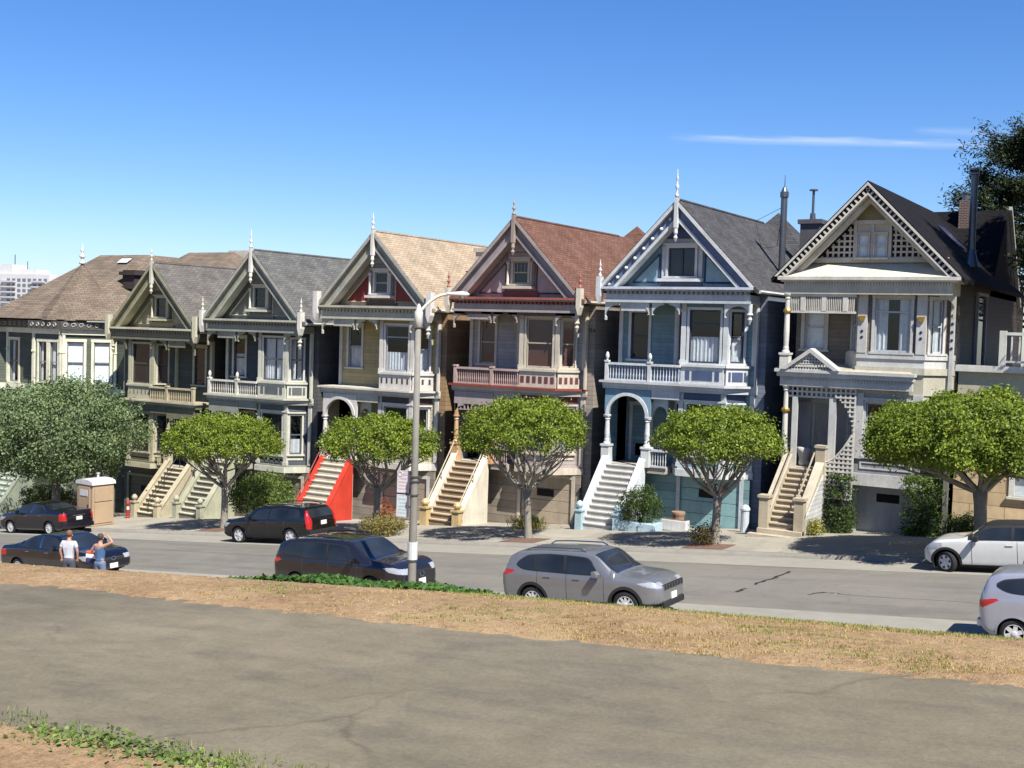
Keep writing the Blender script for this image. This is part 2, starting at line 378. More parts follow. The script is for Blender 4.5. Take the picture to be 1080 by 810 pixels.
def bracket(par,x,z,sx,size,mat,y0=-.12,y1=-.02,drop=.0):
    # a curved scroll bracket hanging under the cornice at x, opening towards sx
    n=8; poly=[(x,z)]
    poly+=[(x+sx*size,z),(x+sx*size,z-.09)]
    poly+=[(x+sx*size*(1-math.sin(math.pi/2*k/n)),z-.09-size*.9*(1-math.cos(math.pi/2*k/n))) for k in range(1,n)]
    poly+=[(x+sx*.07,z-size),(x+sx*.07,z-size-drop),(x,z-size-drop)]
    if sx<0: poly=poly[::-1]
    return MB().prism(poly,y0,y1).build('bracket',mat,par)
def finial(par,x,y,z,h,mat,r=.085,name='finial'):
    pr=[(r*1.1,0),(r*1.1,h*.1),(r*.6,h*.14),(r*.6,h*.3),(r*1.25,h*.38),(r*.5,h*.46),(r*.42,h*.6),(r*.85,h*.68),(r*.3,h*.76),(r*.22,h*.92),(r*.02,h)]
    return MB().lathe(pr,(x,y,z),8).build(name,mat,par,smooth=True)
def column(par,x,y,z0,z1,mat,r=.1,ped=.75,capmat=None):
    m=MB()
    if ped: m.box(x-r*1.75,x+r*1.75,y-r*1.75,y+r*1.75,z0,z0+ped); m.box(x-r*2.1,x+r*2.1,y-r*2.1,y+r*2.1,z0+ped,z0+ped+.08)
    zb=z0+(ped+.08 if ped else 0); H=z1-zb
    m.lathe([(r*1.5,0),(r*1.5,.05),(r*1.1,.1),(r*1.1,.2),(r*.95,.24),(r*1.1,H*.35),(r*.95,H*.7),(r*.82,H-.22),(r*1.15,H-.18),(r*.9,H-.13),(r*1.35,H-.06),(r*1.5,H-.03),(r*1.5,H)],(x,y,zb),12)
    return m.build('column',mat,par)
def rail_run(mb,x0,x1,y,z0,z1,th=.07,bal=.11,br=.026):
    mb.box(x0,x1,y-th,y+th,z1-.09,z1); mb.box(x0,x1,y-.045,y+.045,z0,z0+.07)
    n=max(2,int((x1-x0)/bal))
    for k in range(n):
        x=x0+(x1-x0)*(k+.5)/n; h=z1-.09-z0-.07
        mb.lathe([(br*.6,0),(br*.6,h*.1),(br,h*.3),(br*.55,h*.55),(br*.75,h*.75),(br*.5,h*.88),(br*.7,h)],(x,y,z0+.07),5)
def newel(par,x,y,z0,z1,mat,w_=.13,ball=True,name='post'):
    m=MB(); m.box(x-w_,x+w_,y-w_,y+w_,z0,z1); m.box(x-w_*1.3,x+w_*1.3,y-w_*1.3,y+w_*1.3,z1,z1+.07)
    if ball: m.lathe([(w_*.5,.07),(w_*.55,.11),(w_*1.05,.2),(w_*1.1,.27),(w_*.8,.36),(w_*.25,.42)],(x,y,z1),10)
    return m.build(name,mat,par)
def gable_roof(mb,yf,yb,hw,zr,ze,th=.16):
    sl=(zr-ze)/hw
    for sx in (-1,1):
        ex=sx*(hw+.1); ez=ze-.1*sl
        a=[(0,zr),(ex,ez),(ex-sx*.02,ez-th),(0,zr-th*1.35)]
        if sx>0: a=a[::-1]
        mb.prism(a,yf,yb)
def pyramid(mb,cx,cy,hx,hy,ze,za):
    b=[(cx-hx,cy-hy,ze),(cx+hx,cy-hy,ze),(cx+hx,cy+hy,ze),(cx-hx,cy+hy,ze)]
    for k in range(4): mb.face([b[k],b[(k+1)%4],(cx,cy,za)])
    mb.face(b)
def rake_band(mb,hw,zr,ze,inner,outer,y0,y1,zcut):
    # a board along both slopes between offsets (perpendicular drop) inner<outer, clipped at zcut
    sl=(zr-ze)/hw; k=math.hypot(1,sl)
    for sx in (-1,1):
        o0=zr-inner*k; o1=zr-outer*k
        x0=(o0-zcut)/sl; x1=(o1-zcut)/sl
        poly=[(0,o0),(sx*x0,zcut),(sx*x1,zcut),(0,o1)]
        if sx<0: poly=poly[::-1]
        mb.prism(poly,y0,y1)
def stairs(par,x0,x1,zt,zb,yt,yb,n,stepmat,wallmat,wall=.2,walls='LR',railmat=None,wallh=.55,newelmat=None,newelw=.15,newelh=.5,wide=0,capmat=None,railside='LR',risemat=None):
    st=thing('staircase','','',(0,0,0)); del st['label']; del st['category']; st.parent=par
    run=(yt-yb)/n; rise=(zt-zb)/n
    m=MB()
    poly=[(yt+.3,zb-1.2),(yb,zb-1.2)]
    for k in range(n): poly+=[(yb+run*k,zb+rise*(k+1)),(yb+run*(k+1),zb+rise*(k+1))]
    poly+=[(yt+.3,zt)]
    # body then thin projecting treads
    m.prism(poly,x0,x1,'x'); m.build('steps',risemat or stepmat,st)
    m=MB()
    for k in range(n): m.box(x0+.004,x1-.004,yb+run*k-.045,yb+run*(k+1)-.003,zb+rise*(k+1)-.025,zb+rise*(k+1)+.02)
    m.build('treads',stepmat,st)
    if wide:
        m=MB()
        for k in range(wide): m.box(x0-.35,x1+.35-.0,yb-.36*(wide-k),yb-.004 if k==0 else yb-.004,zb-1.2,zb-rise*(wide-1-k)*.9-.02) if False else m.box(x0-.3-.25*k,x1+.3+.1*k,yb-.34*(k+1),yb-.34*k-.003,zb-1.2,zb-.17*k-.01)
        m.build('base_steps',stepmat,st)
    for side in walls:
        xa,xb=(x0-wall,x0-.003) if side=='L' else (x1+.003,x1+wall)
        m=MB(); m.prism([(yt,zb-1.2),(yb+.05,zb-1.2),(yb+.05,zb+wallh*.8),(yt,zt+wallh*.8)],xa,xb,'x')
        o=m.build('side_wall',wallmat,st)
        m=MB(); m.prism([(yt,zt+wallh*.8),(yb,zb+wallh*.8),(yb,zb+wallh*.8+.08),(yt,zt+wallh*.8+.08)],xa-.04,xb+.04,'x'); m.build('coping',capmat or wallmat,o)
        if newelmat: newel(st,(xa+xb)/2,yb-.06,zb-1.0,zb+newelh+.25,newelmat,newelw,True,'newel_post')
    if railmat:
        for side in railside:
            xr=x0-wall/2 if side=='L' else (x1+wall/2 if side=='R' else (x0+x1)/2)
            hh=wallh*.8+.08 if side in 'LR' else .0
            m=MB(); up=.55 if side in 'LR' else .85
            m.tube([(xr,yb-.02,zb+hh+up-.08),(xr,yb+.1,zb+hh+up),(xr,yt,zt+hh+up)],.026,6)
            for k in range(3):
                t=k/2; y=yb+.1+(yt-yb-.1)*t; z=zb+(zt-zb)*t
                m.tube([(xr,y,z+hh-.05),(xr,y,z+hh+up)],.02,5)
            m.build('handrail',railmat,st)
    return st
def door(par,F,u0,u1,z0,z1,mat,trim):
    m=MB(F); m.box(u0,u1,.02,.1,z0,z1)
    for a,b in ((.12,.42),(.5,.62)):
        pass
    o=m.build('door',mat,par)
    t=MB(F); t.box(u0-.14,u0-.003,-.04,.08,z0,z1); t.box(u1+.003,u1+.14,-.04,.08,z0,z1); t.box(u0-.18,u1+.18,-.06,.08,z1+.003,z1+.16)
    t.build('door_frame',trim,o)
    g=MB(F); w_=u1-u0; g.face([(u0+.18*w_,.012,z0+.95),(u1-.18*w_,.012,z0+.95),(u1-.18*w_,.012,z1-.2),(u0+.18*w_,.012,z1-.2)]); g.build('pane',G_DARK,o,fixn=False)
    b=MB(F); b.box(u0+.18*w_,u1-.18*w_,-.0,.018,z0+.2,z0+.75); b.build('panel',trim if False else mat,o,bevel=.012)
    k=MB(F); k.lathe([(.03,0),(.035,.02),(.02,.05)],(u0+.08,-.0,z0+1.05),8,'y'); k.build('handle',METAL,o)
    return o
def garage(par,F,u0,u1,z0,z1,mat,trim,rows=4,slot=True):
    m=MB(F); ph=(z1-z0)/rows
    for k in range(rows): m.box(u0,u1,.06,.12,z0+ph*k+.008,z0+ph*(k+1)-.008)
    o=m.build('garage_door',mat,par,bevel=.008)
    t=MB(F); t.box(u0-.16,u0-.004,-.03,.1,z0-.3,z1); t.box(u1+.004,u1+.16,-.03,.1,z0-.3,z1); t.box(u0-.16,u1+.16,-.03,.1,z1+.004,z1+.14); t.build('door_frame',trim,o)
    if slot:
        s=MB(F); uc=u0+(u1-u0)*.48; zc=z0+(z1-z0)*.66; s.box(uc-.42,uc+.42,.045,.07,zc-.16,zc+.16); s.build('vent',DARKIN,o)
    return o
def kpaint(h,k,d,rough=.5,**kw): return paint(h+'_'+k,(d[0]*1.06,d[1]*1.02,d[2]*.93) if h!='blue_house' else d,rough,**kw)

# ------------------------------------------------------------------ the row houses with a porch, a balcony and a slanted bay
def row_house(name,label,X,zb,S,mirror=False,hip=True,ridge_end=10.0):
    MB.mirror=mirror
    root=thing(name,label,'house',(X,0,zb),0,'gabled row houses along the street')
    k=S['key']; sx=-1 if mirror else 1
    G=.0895*(X+sx*1.5)-7.25-zb; GST=.0895*(X-sx*2.2)-7.05-zb
    trim=kpaint(k,'trim',S['trim']); trim2=kpaint(k,'trim_second',S.get('trim2',S['trim'])); acc=kpaint(k,'accent',S['accent']); sid=siding(k+'_siding',S['siding'])
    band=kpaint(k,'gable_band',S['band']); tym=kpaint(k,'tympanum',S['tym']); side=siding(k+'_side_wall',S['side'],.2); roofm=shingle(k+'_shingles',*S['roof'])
    sash=kpaint(k,'sash',S.get('sash',S['trim'])); panel=kpaint(k,'panel',S.get('panel',S['accent'])); base=S.get('basemat') or siding(k+'_base',S['base'],.34)
    XR=3.1; XL=-3.05
    # plan of the bay
    B=[(-.35,1.05),(.3,.2),(2.1,.2),(2.75,.95),(XR,.95)]
    # --- walls
    m=MB()
    z0,z1=5.85,9.1
    F,L=frame((XL,1.25),(-.35,1.25)); win_r=(.52,1.32,6.75,8.72)
    facet(m,F,L,z0,z1,[win_r]); FW=F
    fs=[]; hs=[]
    for a,b in zip(B,B[1:]):
        f,l=frame(a,b); fs.append((f,l))
    l1,l2,l3=fs[0][1],fs[1][1],fs[2][1]
    h2=[(l1*.3,l1*.78,6.75,8.8),(.24,l2-.24,6.72,8.85),(l3*.2,l3*.8,6.75,8.8)]
    for (f,l),h in zip(fs[:3],h2): facet(m,f,l,z0,z1,[h])
    facet(m,fs[3][0],fs[3][1],z0,z1)
    m.face([(-.35,1.05,z0),(-.35,1.25,z0),(-.35,1.25,z1),(-.35,1.05,z1)])
    m.build('upper_wall',sid,root)
    m=MB(); z0,z1=2.35,5.55
    F1,L1=frame((XL,2.1),(-.35,2.1)); facet(m,F1,L1,z0,z1)
    h1=[(l1*.3,l1*.78,3.05,5.0),(.24,l2-.24,3.0,5.05),(l3*.2,l3*.8,3.05,5.0)]
    for (f,l),h in zip(fs[:3],h1): facet(m,f,l,z0,z1,[h])
    facet(m,fs[3][0],fs[3][1],z0,z1)
    m.face([(-.35,1.05,z0),(-.35,2.1,z0),(-.35,2.1,z1),(-.35,1.05,z1)])
    m.face([(XL,.1,z0),(XL,2.1,z0),(XL,2.1,z1),(XL,.1,z1)])
    m.build('lower_wall',siding(k+'_lower_siding',S.get('lower',S['siding'])),root)
    m=MB()
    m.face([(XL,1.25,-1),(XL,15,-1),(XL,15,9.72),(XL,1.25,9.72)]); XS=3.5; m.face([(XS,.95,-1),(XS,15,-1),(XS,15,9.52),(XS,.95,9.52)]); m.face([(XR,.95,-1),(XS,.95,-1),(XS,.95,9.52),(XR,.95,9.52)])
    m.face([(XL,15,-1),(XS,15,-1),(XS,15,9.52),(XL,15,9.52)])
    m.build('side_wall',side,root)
    # porch ceiling and floors
    m=MB(); m.box(XL,-.3,.12,2.1,2.1,2.35); m.build('porch_floor',CONC,root)
    # --- garage storey
    m=MB(); F0,L0=frame((XL,.75),(XR,.75)); gd=(3.2,5.75,G,G+2.05 if G<.2 else 2.1)
    facet(m,F0,L0,-1.2,2.1,[gd],.2); m.face([(XR,.75,-1.2),(XR,.95,-1.2),(XR,.95,2.1),(XR,.75,2.1)])
    m.build('garage_wall',base,root)
    garage(root,F0,gd[0],gd[1],gd[2],gd[3]-.02,S.get('garagemat') or kpaint(k,'garage',S['garage'],.5),kpaint(k,'garage_trim',S.get('garage_trim',S['trim'])))
    # --- bay bases, sills, balcony slab: one moulding that follows the bay
    def skirt(z0,z1,out,mat,nm,left=-.35):
        mm=MB(); o=out
        poly=[(left,1.2),(left-.0 if left>-1 else left,.95),(.3-o*.4,.2-o),(2.1+o*.45,.2-o),(2.75+o*.75,.95-o*.6),(XR+o*.35,.95-o*.3),(XR+o*.35,1.2)]
        mm.prism(poly,z0,z1,'z'); return mm.build(nm,mat,root)
    skirt(2.13,2.4,.2,trim,'bay_base'); skirt(2.4,2.5,.1,trim2,'bay_moulding')
    if S.get('basepanel'):
        mm=MB()
        for a in range(5): mm.box(.45+a*.33,.66+a*.33,.165,.2,2.56,2.8)
        mm.build('panel',panel,root)
    def slab(z0,z1,yf,mat,nm,ex=0):
        mm=MB(); poly=[(XL-.12-ex,1.2),(XL-.12-ex,yf),(2.15+ex,yf),(2.98+ex,.82-ex*.4),(XR+.12,.82-ex*.4),(XR+.12,1.2)]
        mm.prism(poly,z0,z1,'z'); return mm.build(nm,mat,root)
    slab(5.62,5.76,-.06,trim,'balcony_floor'); slab(5.765,5.85,-.2,kpaint(k,'lip',S.get('lip',S['trim'])),'balcony_moulding',.1); slab(5.52,5.615,-.02,trim2,'balcony_fascia')
    # frieze under the balcony, right of the porch arches
    m=MB(); m.box(-.95,.28,-.0,.12,5.18,5.515); m.build('frieze',trim2,root)
    for (f,l) in fs[1:3]:
        m=MB(f); m.box(.03,l-.03,-.04,-.003,5.2,5.5); m.build('frieze_panel',panel,root)
    # --- balcony railing and bay aprons
    rl=root
    if not S.get('norail'):
        m=MB(); rail_run(m,XL+.02,.3,-.02,5.86,6.6,bal=S.get('bal',.13)); rl=m.build('balcony_railing',kpaint(k,'railing',S.get('railing',S['trim'])),root)
    if S.get('railbase'):
        m=MB(); m.box(XL+.05,.28,.05,.08,5.87,6.5); m.build('railing_panel',kpaint(k,'railbase',S['railbase']),rl)
    for px in (() if S.get('norail') else (XL+.06,-1.05)): newel(rl,px,-.02,5.86,6.62,kpaint(k,'railing',S.get('railing',S['trim'])),.075,S.get('balls',True))
    for (f,l),e in zip(fs[1:3],((-.02,.02),(.0,.0))):
        m=MB(f); m.box(e[0],l,-.13,-.003,5.86,6.56); o=m.build('apron',trim,root)
        m=MB(f); m.box(-.05,l+.04,-.2,.02,6.56,6.66); m.build('sill',trim,o)
        m=MB(f)
        st=S.get('apron','panels')
        if st=='panels':
            for a,b in ((.1,.2),(.26,.74),(.8,.9)): m.box(l*a,l*b,-.145,-.13,6.02,6.4)
        elif st=='squares':
            n=6 if l>1.5 else 4
            for q in range(n): m.box(l*(q+.22)/n,l*(q+.78)/n,-.145,-.13,6.06,6.34)
        elif st=='holes':
            n=6 if l>1.5 else 3
            for q in range(n): m.box(l*(q+.3)/n,l*(q+.6)/n,-.142,-.13,6.14,6.38)
        m.build('panel',panel,o)
    # --- windows
    rf=S['fill']
    window(root,FW,win_r,trim,sash,'double',rf[0],.12)
    kinds=('double',S.get('bigkind','double'),'double')
    for (f,l),h,fl,kd in zip(fs[:3],h2,rf[1:4],kinds): window(root,f,h,trim,sash,kd,fl,.09,hood=False)
    for (f,l),h,fl in zip(fs[:3],h1,rf[4:7]): window(root,f,h,trim,sash,'double',fl,.09,hood=True,apron=True)
    # pilasters on the bay corners
    for z0,z1 in ((2.5,5.5),(6.66,9.1)):
        for (x,y) in ((.3,.2),(2.1,.2)):
            m=MB(); m.lathe([(.115,z0),(.115,z0+.02)],(x,y,0),8) if False else m.box(x-.1,x+.1,y-.055,y+.1,z0,z1)
            m.box(x-.13,x+.13,y-.085,y+.09,z1-.35,z1-.28); m.box(x-.13,x+.13,y-.085,y+.09,z0,z0+.16); m.build('pilaster',trim,root)
        m=MB(); m.box(XR-.16,XR+.03,.88,1.05,z0,z1); m.build('corner_board',trim,root)
    m=MB(); m.box(XL-.03,XL+.14,1.18,1.36,5.85,9.1); m.build('corner_board',trim,root)
    m=MB(); m.box(-.5,-.36,1.1,1.24,5.85,9.1); m.build('corner_board',trim,root)
    # --- cornice
    m=MB(); m.box(XL-.12,XR+.1,-.2,1.24,9.1,9.2); m.box(XL-.06,XR+.06,-.14,1.23,9.2,9.45); m.box(XL-.1,XR+.1,-.2,1.23,9.57,9.64); m.build('cornice',trim2,root)
    m=MB(); m.box(XL-.2,XR+.22,-.36,1.4,9.64,9.74); m.build('cornice_shelf',kpaint(k,'shelf',S.get('shelf',S['trim'])),root)
    m=MB(); n=30
    for q in range(n):
        x=XL+(XR-XL)*(q+.5)/n; m.box(x-.06,x+.06,-.24,-.14,9.45,9.57)
    m.box(XL-.02,XR+.02,-.137,0,9.45,9.57); m.build('dentils',kpaint(k,'dentil',S.get('dentil',S['trim'])),root)
    if S.get('underband'):
        m=MB(); m.box(XL-.02,XR+.02,-.12,-.03,8.98,9.097); m.build('cornice_band',kpaint(k,'underband',S['underband']),root)
    bracket(root,XL-.08,9.1,1,.62,trim2,drop=.12); bracket(root,-1.0,9.1,1,.5,trim2); bracket(root,-1.14,9.1,-1,.5,trim2); bracket(root,.2,9.1,-1,.45,trim2)
    bracket(root,2.12,9.1,1,.55,trim2); bracket(root,XR+.06,9.1,-1,.5,trim2,drop=.3)
    m=MB(); m.lathe([(.09,0),(.09,-.35),(.13,-.42),(.05,-.5),(.1,-.6),(.02,-.78)],(XR+.06,-.1,9.1),8); m.build('pendant',trim,root)
    m=MB(); m.box(-2.4,-1.2,-.1,-.05,8.75,9.09); 
    lac=m.build('fretwork',trim2,root)
    # side arch bracket on the right-hand corner
    m=MB(); m.box(XR+.04,XR+.1,.7,.9,5.85,9.1); m.build('side_board',trim,root)
    # --- porch: columns, arches, door
    pc=kpaint(k,'column',S.get('column',S['trim']))
    cx0,cx1=-2.93,-1.1
    for cx in (cx0,cx1): column(root,cx,.06,2.35,4.4,pc,.1)
    if S.get('arch',True):
        m=MB(); arch_panel(m,cx0-.12,cx1+.12,4.4,5.5,.0,.12,.84); m.build('porch_arch',kpaint(k,'spandrel',S.get('spandrel',S['trim'])),root)
        m=MB(); arch_ring(m,(cx0+cx1)/2,4.4,.84,.14,-.05,.02); m.box(cx0-.13,cx0+.1,-.04,.15,4.3,4.42); m.box(cx1-.1,cx1+.13,-.04,.15,4.3,4.42); m.build('arch_moulding',trim,root)
        m=MB(); arch_panel(m,cx1+.123,-.33,4.5,5.5,.3,.4,.3,1.2); m.build('porch_arch',trim2,root)
    else:
        m=MB(); m.box(cx0-.12,cx1+.12,0,.12,4.95,5.5); m.box(cx0-.12,cx1+.12,-.03,.14,4.4+.42,4.95-.003) if False else None
        m.build('porch_lintel',trim2,root)
        for cx,d in ((cx0,1),(cx1,-1)): bracket(root,cx-.07*d,4.95,d,.45,trim2,0,.1)
        m=MB(); n=9
        for q in range(n): m.box(cx0+.2+q*.19,cx0+.26+q*.19,.03,.07,4.7,4.93)
        m.box(cx0+.12,cx1-.12,.02,.08,4.92,4.948); m.box(cx0+.12,cx1-.12,.02,.08,4.67,4.71)
        m.build('spindles',trim2,root)
        for cx in (cx0,cx1):
            m=MB(); m.box(cx-.08,cx+.08,0,.14,4.38,4.95); m.build('post_block',pc,root)
    m=MB(); rail_run(m,cx1+.1,-.2,.1,2.36,3.1); m.build('porch_railing',kpaint(k,'railing',S.get('railing',S['trim'])),root)
    door(root,F1,.32,1.15,2.36,4.75,kpaint(k,'door',S.get('door',(.05,.045,.04))),trim)
    # --- stairs
    if S.get('stairs',True):
        stairs(root,-2.78,-1.32,2.35,GST,0.0,-2.2,11,kpaint(k,'tread',S.get('step',(.5,.46,.38)),.8),kpaint(k,'stairwall',S['stairwall'],.6),.22,'LR',
           kpaint(k,'rail',S['rail']) if S.get('rail') else None,S.get('wallh',.5),kpaint(k,'newel',S.get('newel',S['stairwall'])),S.get('newelw',.14),S.get('newelh',.45),0,kpaint(k,'coping',S.get('coping',S['stairwall'])),S.get('railside','LR'),kpaint(k,'riser',S['riser'],.8) if S.get('riser') else None)
    # --- gable
    hw,zr,ze=3.4,13.2,9.7
    m=MB(); m.face([(-3.2,.55,9.74),(3.2,.55,9.74),(0,.55,9.74+3.2*(zr-ze)/hw)]); m.build('gable_wall',tym,root)
    m=MB(); rake_band(m,hw,zr,ze,.0,.13,-.32,.1,9.745); rake_band(m,hw,zr,ze,.44,.56,-.2,.3,9.745); m.build('bargeboard',kpaint(k,'barge',S.get('barge',S['trim'])),root)
    m=MB(); rake_band(m,hw,zr,ze,.13,.44,-.12,.05,9.745); gb=m.build('gable_band',band,root)
    if S.get('studs'):
        sl=(zr-ze)/hw; kk=math.hypot(1,sl)
        for q in range(8):
            t=.1+.84*q/7; x=-hw*t*.93; z=zr-.285*kk+sl*x
            if z<9.85: z=9.85
            MB().lathe([(.0,-.09),(.04,-.085),(.07,-.05),(.078,0)],(x,-.12,z),10,'y').build('stud',WHITE,gb,smooth=True)
    m=MB(); rake_band(m,hw,zr,ze,.0,.72,.3,.549,9.745) if False else None
    # gable window
    gw=S.get('gwin','single'); FG,LG=frame((-3,.5),(3,.5))
    z0,z1=(10.35,11.35) if gw!='twin' else (10.2,11.35); u=(2.62,3.38) if gw!='twin' else (2.42,3.58)
    gwm=MB(FG); gwm.box(u[0]-.3,u[0]-.12,-.06,.045,z0-.1,z1+.1); gwm.box(u[1]+.12,u[1]+.3,-.06,.045,z0-.1,z1+.1); gwm.box(u[0]-.3,u[1]+.3,-.06,.045,z1+.12,z1+.38); gwm.build('window_surround',trim2 if not S.get('gsur') else kpaint(k,'gsur',S['gsur']),root)
    F2=FG@Matrix.Translation((0,-.07,0))
    window(root,F2,(u[0],u[1],z0,z1),trim,sash,S.get('gkind','double') if gw!='twin' else 'twin','dark',.1)
    if S.get('gcols',True):
        for cx in (u[0]-3-.22,u[1]-3+.22):
            MB().lathe([(.09,0),(.09,.08),(.06,.12),(.065,.5),(.05,.9),(.1,.98),(.1,1.06)],(cx,.33,z0-.08),8).build('colonnette',trim,root,smooth=True)
    m=MB(); m.box(u[0]-3-.38,u[1]-3+.38,.12,.43,z0-.22,z0-.1); m.build('window_ledge',trim,root)
    for s_ in (-1,1):
        xa=s_*(u[1]-3+.42); xb=s_*(2.18)
        poly=[(xa,9.95),(xb,9.95),(xa,9.95+abs(xb-xa)*.98)]
        if s_<0: poly=poly[::-1]
        m=MB(); m.prism(poly,.5,.546); o=m.build('gable_panel',kpaint(k,'gpanel',S.get('gpanel',S['tym'])),root)
        e=MB(); q=.07
        poly=[(xa,9.95),(xb,9.95),(xa,9.95+abs(xb-xa)*.98)]
        for i0,i1 in ((0,1),(1,2),(2,0)):
            e.tube([(poly[i0][0],.49,poly[i0][1]),(poly[i1][0],.49,poly[i1][1])],.035,4)
        e.build('panel_moulding',kpaint(k,'gpm',S.get('gpm',S['trim'])),o)
    m=MB(); m.box(-.9,.9,.47,.546,9.8,10.05); m.build('panel',panel,root)
    tri=MB(); zt=zr-.56*math.hypot(1,(zr-ze)/hw); xw=(zt-11.55)/((zr-ze)/hw)*.96
    tri.prism([(-xw,11.75),(xw,11.75),(0,11.75+xw*1.02)],.3,.54); tri.build('apex_panel',kpaint(k,'apexp',S.get('apexp',S['tym'])),root)
    m=MB(); m.box(-.07,.07,-.38,-.2,12.1,13.3); m.lathe([(.02,-.75),(.09,-.6),(.05,-.5),(.09,-.4),(.07,-.2)],(0,-.3,12.3),8); m.build('king_post',kpaint(k,'fin',S.get('fin',S['trim'])),root)
    finial(root,0,-.3,13.3,S.get('finh',.9),kpaint(k,'fin',S.get('fin',S['trim'])),.075)
    cf=S.get('corner','spire')
    for s_ in (-1,1):
        fm=kpaint(k,'cornerfin',S.get('cfin',S['trim'])); x=s_*3.34
        if s_>0 and S.get('nolastfin'): continue
        bw=.1 if cf=='spire' else .13; m=MB(); m.box(x-bw,x+bw,-.42,-.1,9.35,10.15 if cf=='spire' else 10.4)
        if cf!='none': 
            m.prism([(x-bw,9.35),(x+bw,9.35),(x,9.02)],-.42,-.1)
        m.build('corner_block',fm,root)
        if cf=='spire': finial(root,x,-.26,10.15,.72,kpaint(k,'cf2',S.get('cfin2',S['trim'])),.075)
    # --- roof
    m=MB(); gable_roof(m,-.3,12,hw,zr+.05,ze+.05); roof=m.build('roof',roofm,root)
    m=MB(); m.tube([(0,-.28,zr+.03),(0,ridge_end,zr+.03)],.07,6); m.build('ridge_cap',roofm,roof)
    if hip:
        m=MB(); pyramid(m,0,ridge_end+2.2,3.9,3.6,9.6,13.95); m.build('rear_hip',roofm,roof)
    for s_ in (-1,1): MB().tube([(s_*(hw+.12),-.1,ze-.12),(s_*(hw+.12),13,ze-.12)],.07,6).build('roof_gutter',trim,roof)
    MB.mirror=False
    return root
CREAM=(.72,.69,.58)
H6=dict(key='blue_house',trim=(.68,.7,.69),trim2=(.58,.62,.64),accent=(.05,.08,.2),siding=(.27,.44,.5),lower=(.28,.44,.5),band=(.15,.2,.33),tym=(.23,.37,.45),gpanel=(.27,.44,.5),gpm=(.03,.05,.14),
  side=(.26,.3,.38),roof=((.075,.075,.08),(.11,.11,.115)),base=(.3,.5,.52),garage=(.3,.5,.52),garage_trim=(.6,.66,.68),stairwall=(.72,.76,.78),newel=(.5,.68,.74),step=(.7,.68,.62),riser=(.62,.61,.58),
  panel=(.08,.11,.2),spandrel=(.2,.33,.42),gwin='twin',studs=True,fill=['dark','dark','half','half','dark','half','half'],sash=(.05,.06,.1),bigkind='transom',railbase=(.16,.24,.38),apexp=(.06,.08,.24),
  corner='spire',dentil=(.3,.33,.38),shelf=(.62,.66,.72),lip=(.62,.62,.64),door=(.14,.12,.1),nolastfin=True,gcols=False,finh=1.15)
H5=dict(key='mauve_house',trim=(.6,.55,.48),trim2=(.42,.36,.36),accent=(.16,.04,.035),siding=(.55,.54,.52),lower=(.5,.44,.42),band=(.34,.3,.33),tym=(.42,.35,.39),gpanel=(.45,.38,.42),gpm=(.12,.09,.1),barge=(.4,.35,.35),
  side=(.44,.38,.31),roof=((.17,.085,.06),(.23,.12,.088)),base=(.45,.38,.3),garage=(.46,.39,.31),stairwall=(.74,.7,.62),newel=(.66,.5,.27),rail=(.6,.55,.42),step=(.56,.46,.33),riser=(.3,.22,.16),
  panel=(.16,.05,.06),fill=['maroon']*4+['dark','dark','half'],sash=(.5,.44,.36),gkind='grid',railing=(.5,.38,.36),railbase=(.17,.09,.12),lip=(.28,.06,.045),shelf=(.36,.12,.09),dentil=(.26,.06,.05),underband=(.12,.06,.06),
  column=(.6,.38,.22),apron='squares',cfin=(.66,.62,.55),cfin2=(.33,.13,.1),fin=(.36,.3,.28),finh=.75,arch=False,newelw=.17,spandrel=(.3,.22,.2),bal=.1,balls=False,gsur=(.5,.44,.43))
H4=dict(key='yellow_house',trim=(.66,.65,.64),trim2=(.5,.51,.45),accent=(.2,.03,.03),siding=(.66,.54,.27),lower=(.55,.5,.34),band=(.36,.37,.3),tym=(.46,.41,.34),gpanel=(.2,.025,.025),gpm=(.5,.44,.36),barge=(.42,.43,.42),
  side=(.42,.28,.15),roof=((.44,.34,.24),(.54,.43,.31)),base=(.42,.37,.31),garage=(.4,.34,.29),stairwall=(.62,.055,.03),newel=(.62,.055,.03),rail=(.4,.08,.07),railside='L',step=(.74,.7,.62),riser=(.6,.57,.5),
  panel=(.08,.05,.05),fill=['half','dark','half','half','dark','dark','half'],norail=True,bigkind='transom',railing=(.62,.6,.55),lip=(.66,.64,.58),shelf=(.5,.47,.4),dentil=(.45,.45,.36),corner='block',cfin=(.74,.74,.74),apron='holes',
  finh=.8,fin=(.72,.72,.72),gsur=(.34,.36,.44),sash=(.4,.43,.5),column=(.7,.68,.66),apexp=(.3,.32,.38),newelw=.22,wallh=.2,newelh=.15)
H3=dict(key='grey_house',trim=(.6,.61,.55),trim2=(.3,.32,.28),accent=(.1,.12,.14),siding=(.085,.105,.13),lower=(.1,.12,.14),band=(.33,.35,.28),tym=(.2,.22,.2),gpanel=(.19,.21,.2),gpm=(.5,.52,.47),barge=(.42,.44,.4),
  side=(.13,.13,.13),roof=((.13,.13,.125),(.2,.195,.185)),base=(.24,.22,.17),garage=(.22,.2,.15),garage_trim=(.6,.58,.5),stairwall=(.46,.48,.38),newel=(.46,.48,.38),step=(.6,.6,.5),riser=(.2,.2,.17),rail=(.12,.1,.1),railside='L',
  panel=(.12,.14,.15),basepanel=True,fill=['half','dark','curtain','curtain','dark','dark','half'],sash=(.1,.12,.14),railing=(.7,.7,.66),dentil=(.2,.21,.18),shelf=(.5,.51,.44),lip=(.55,.56,.48),cfin=(.72,.72,.7),apron='panels',arch=False,finh=.95,fin=(.74,.74,.74))
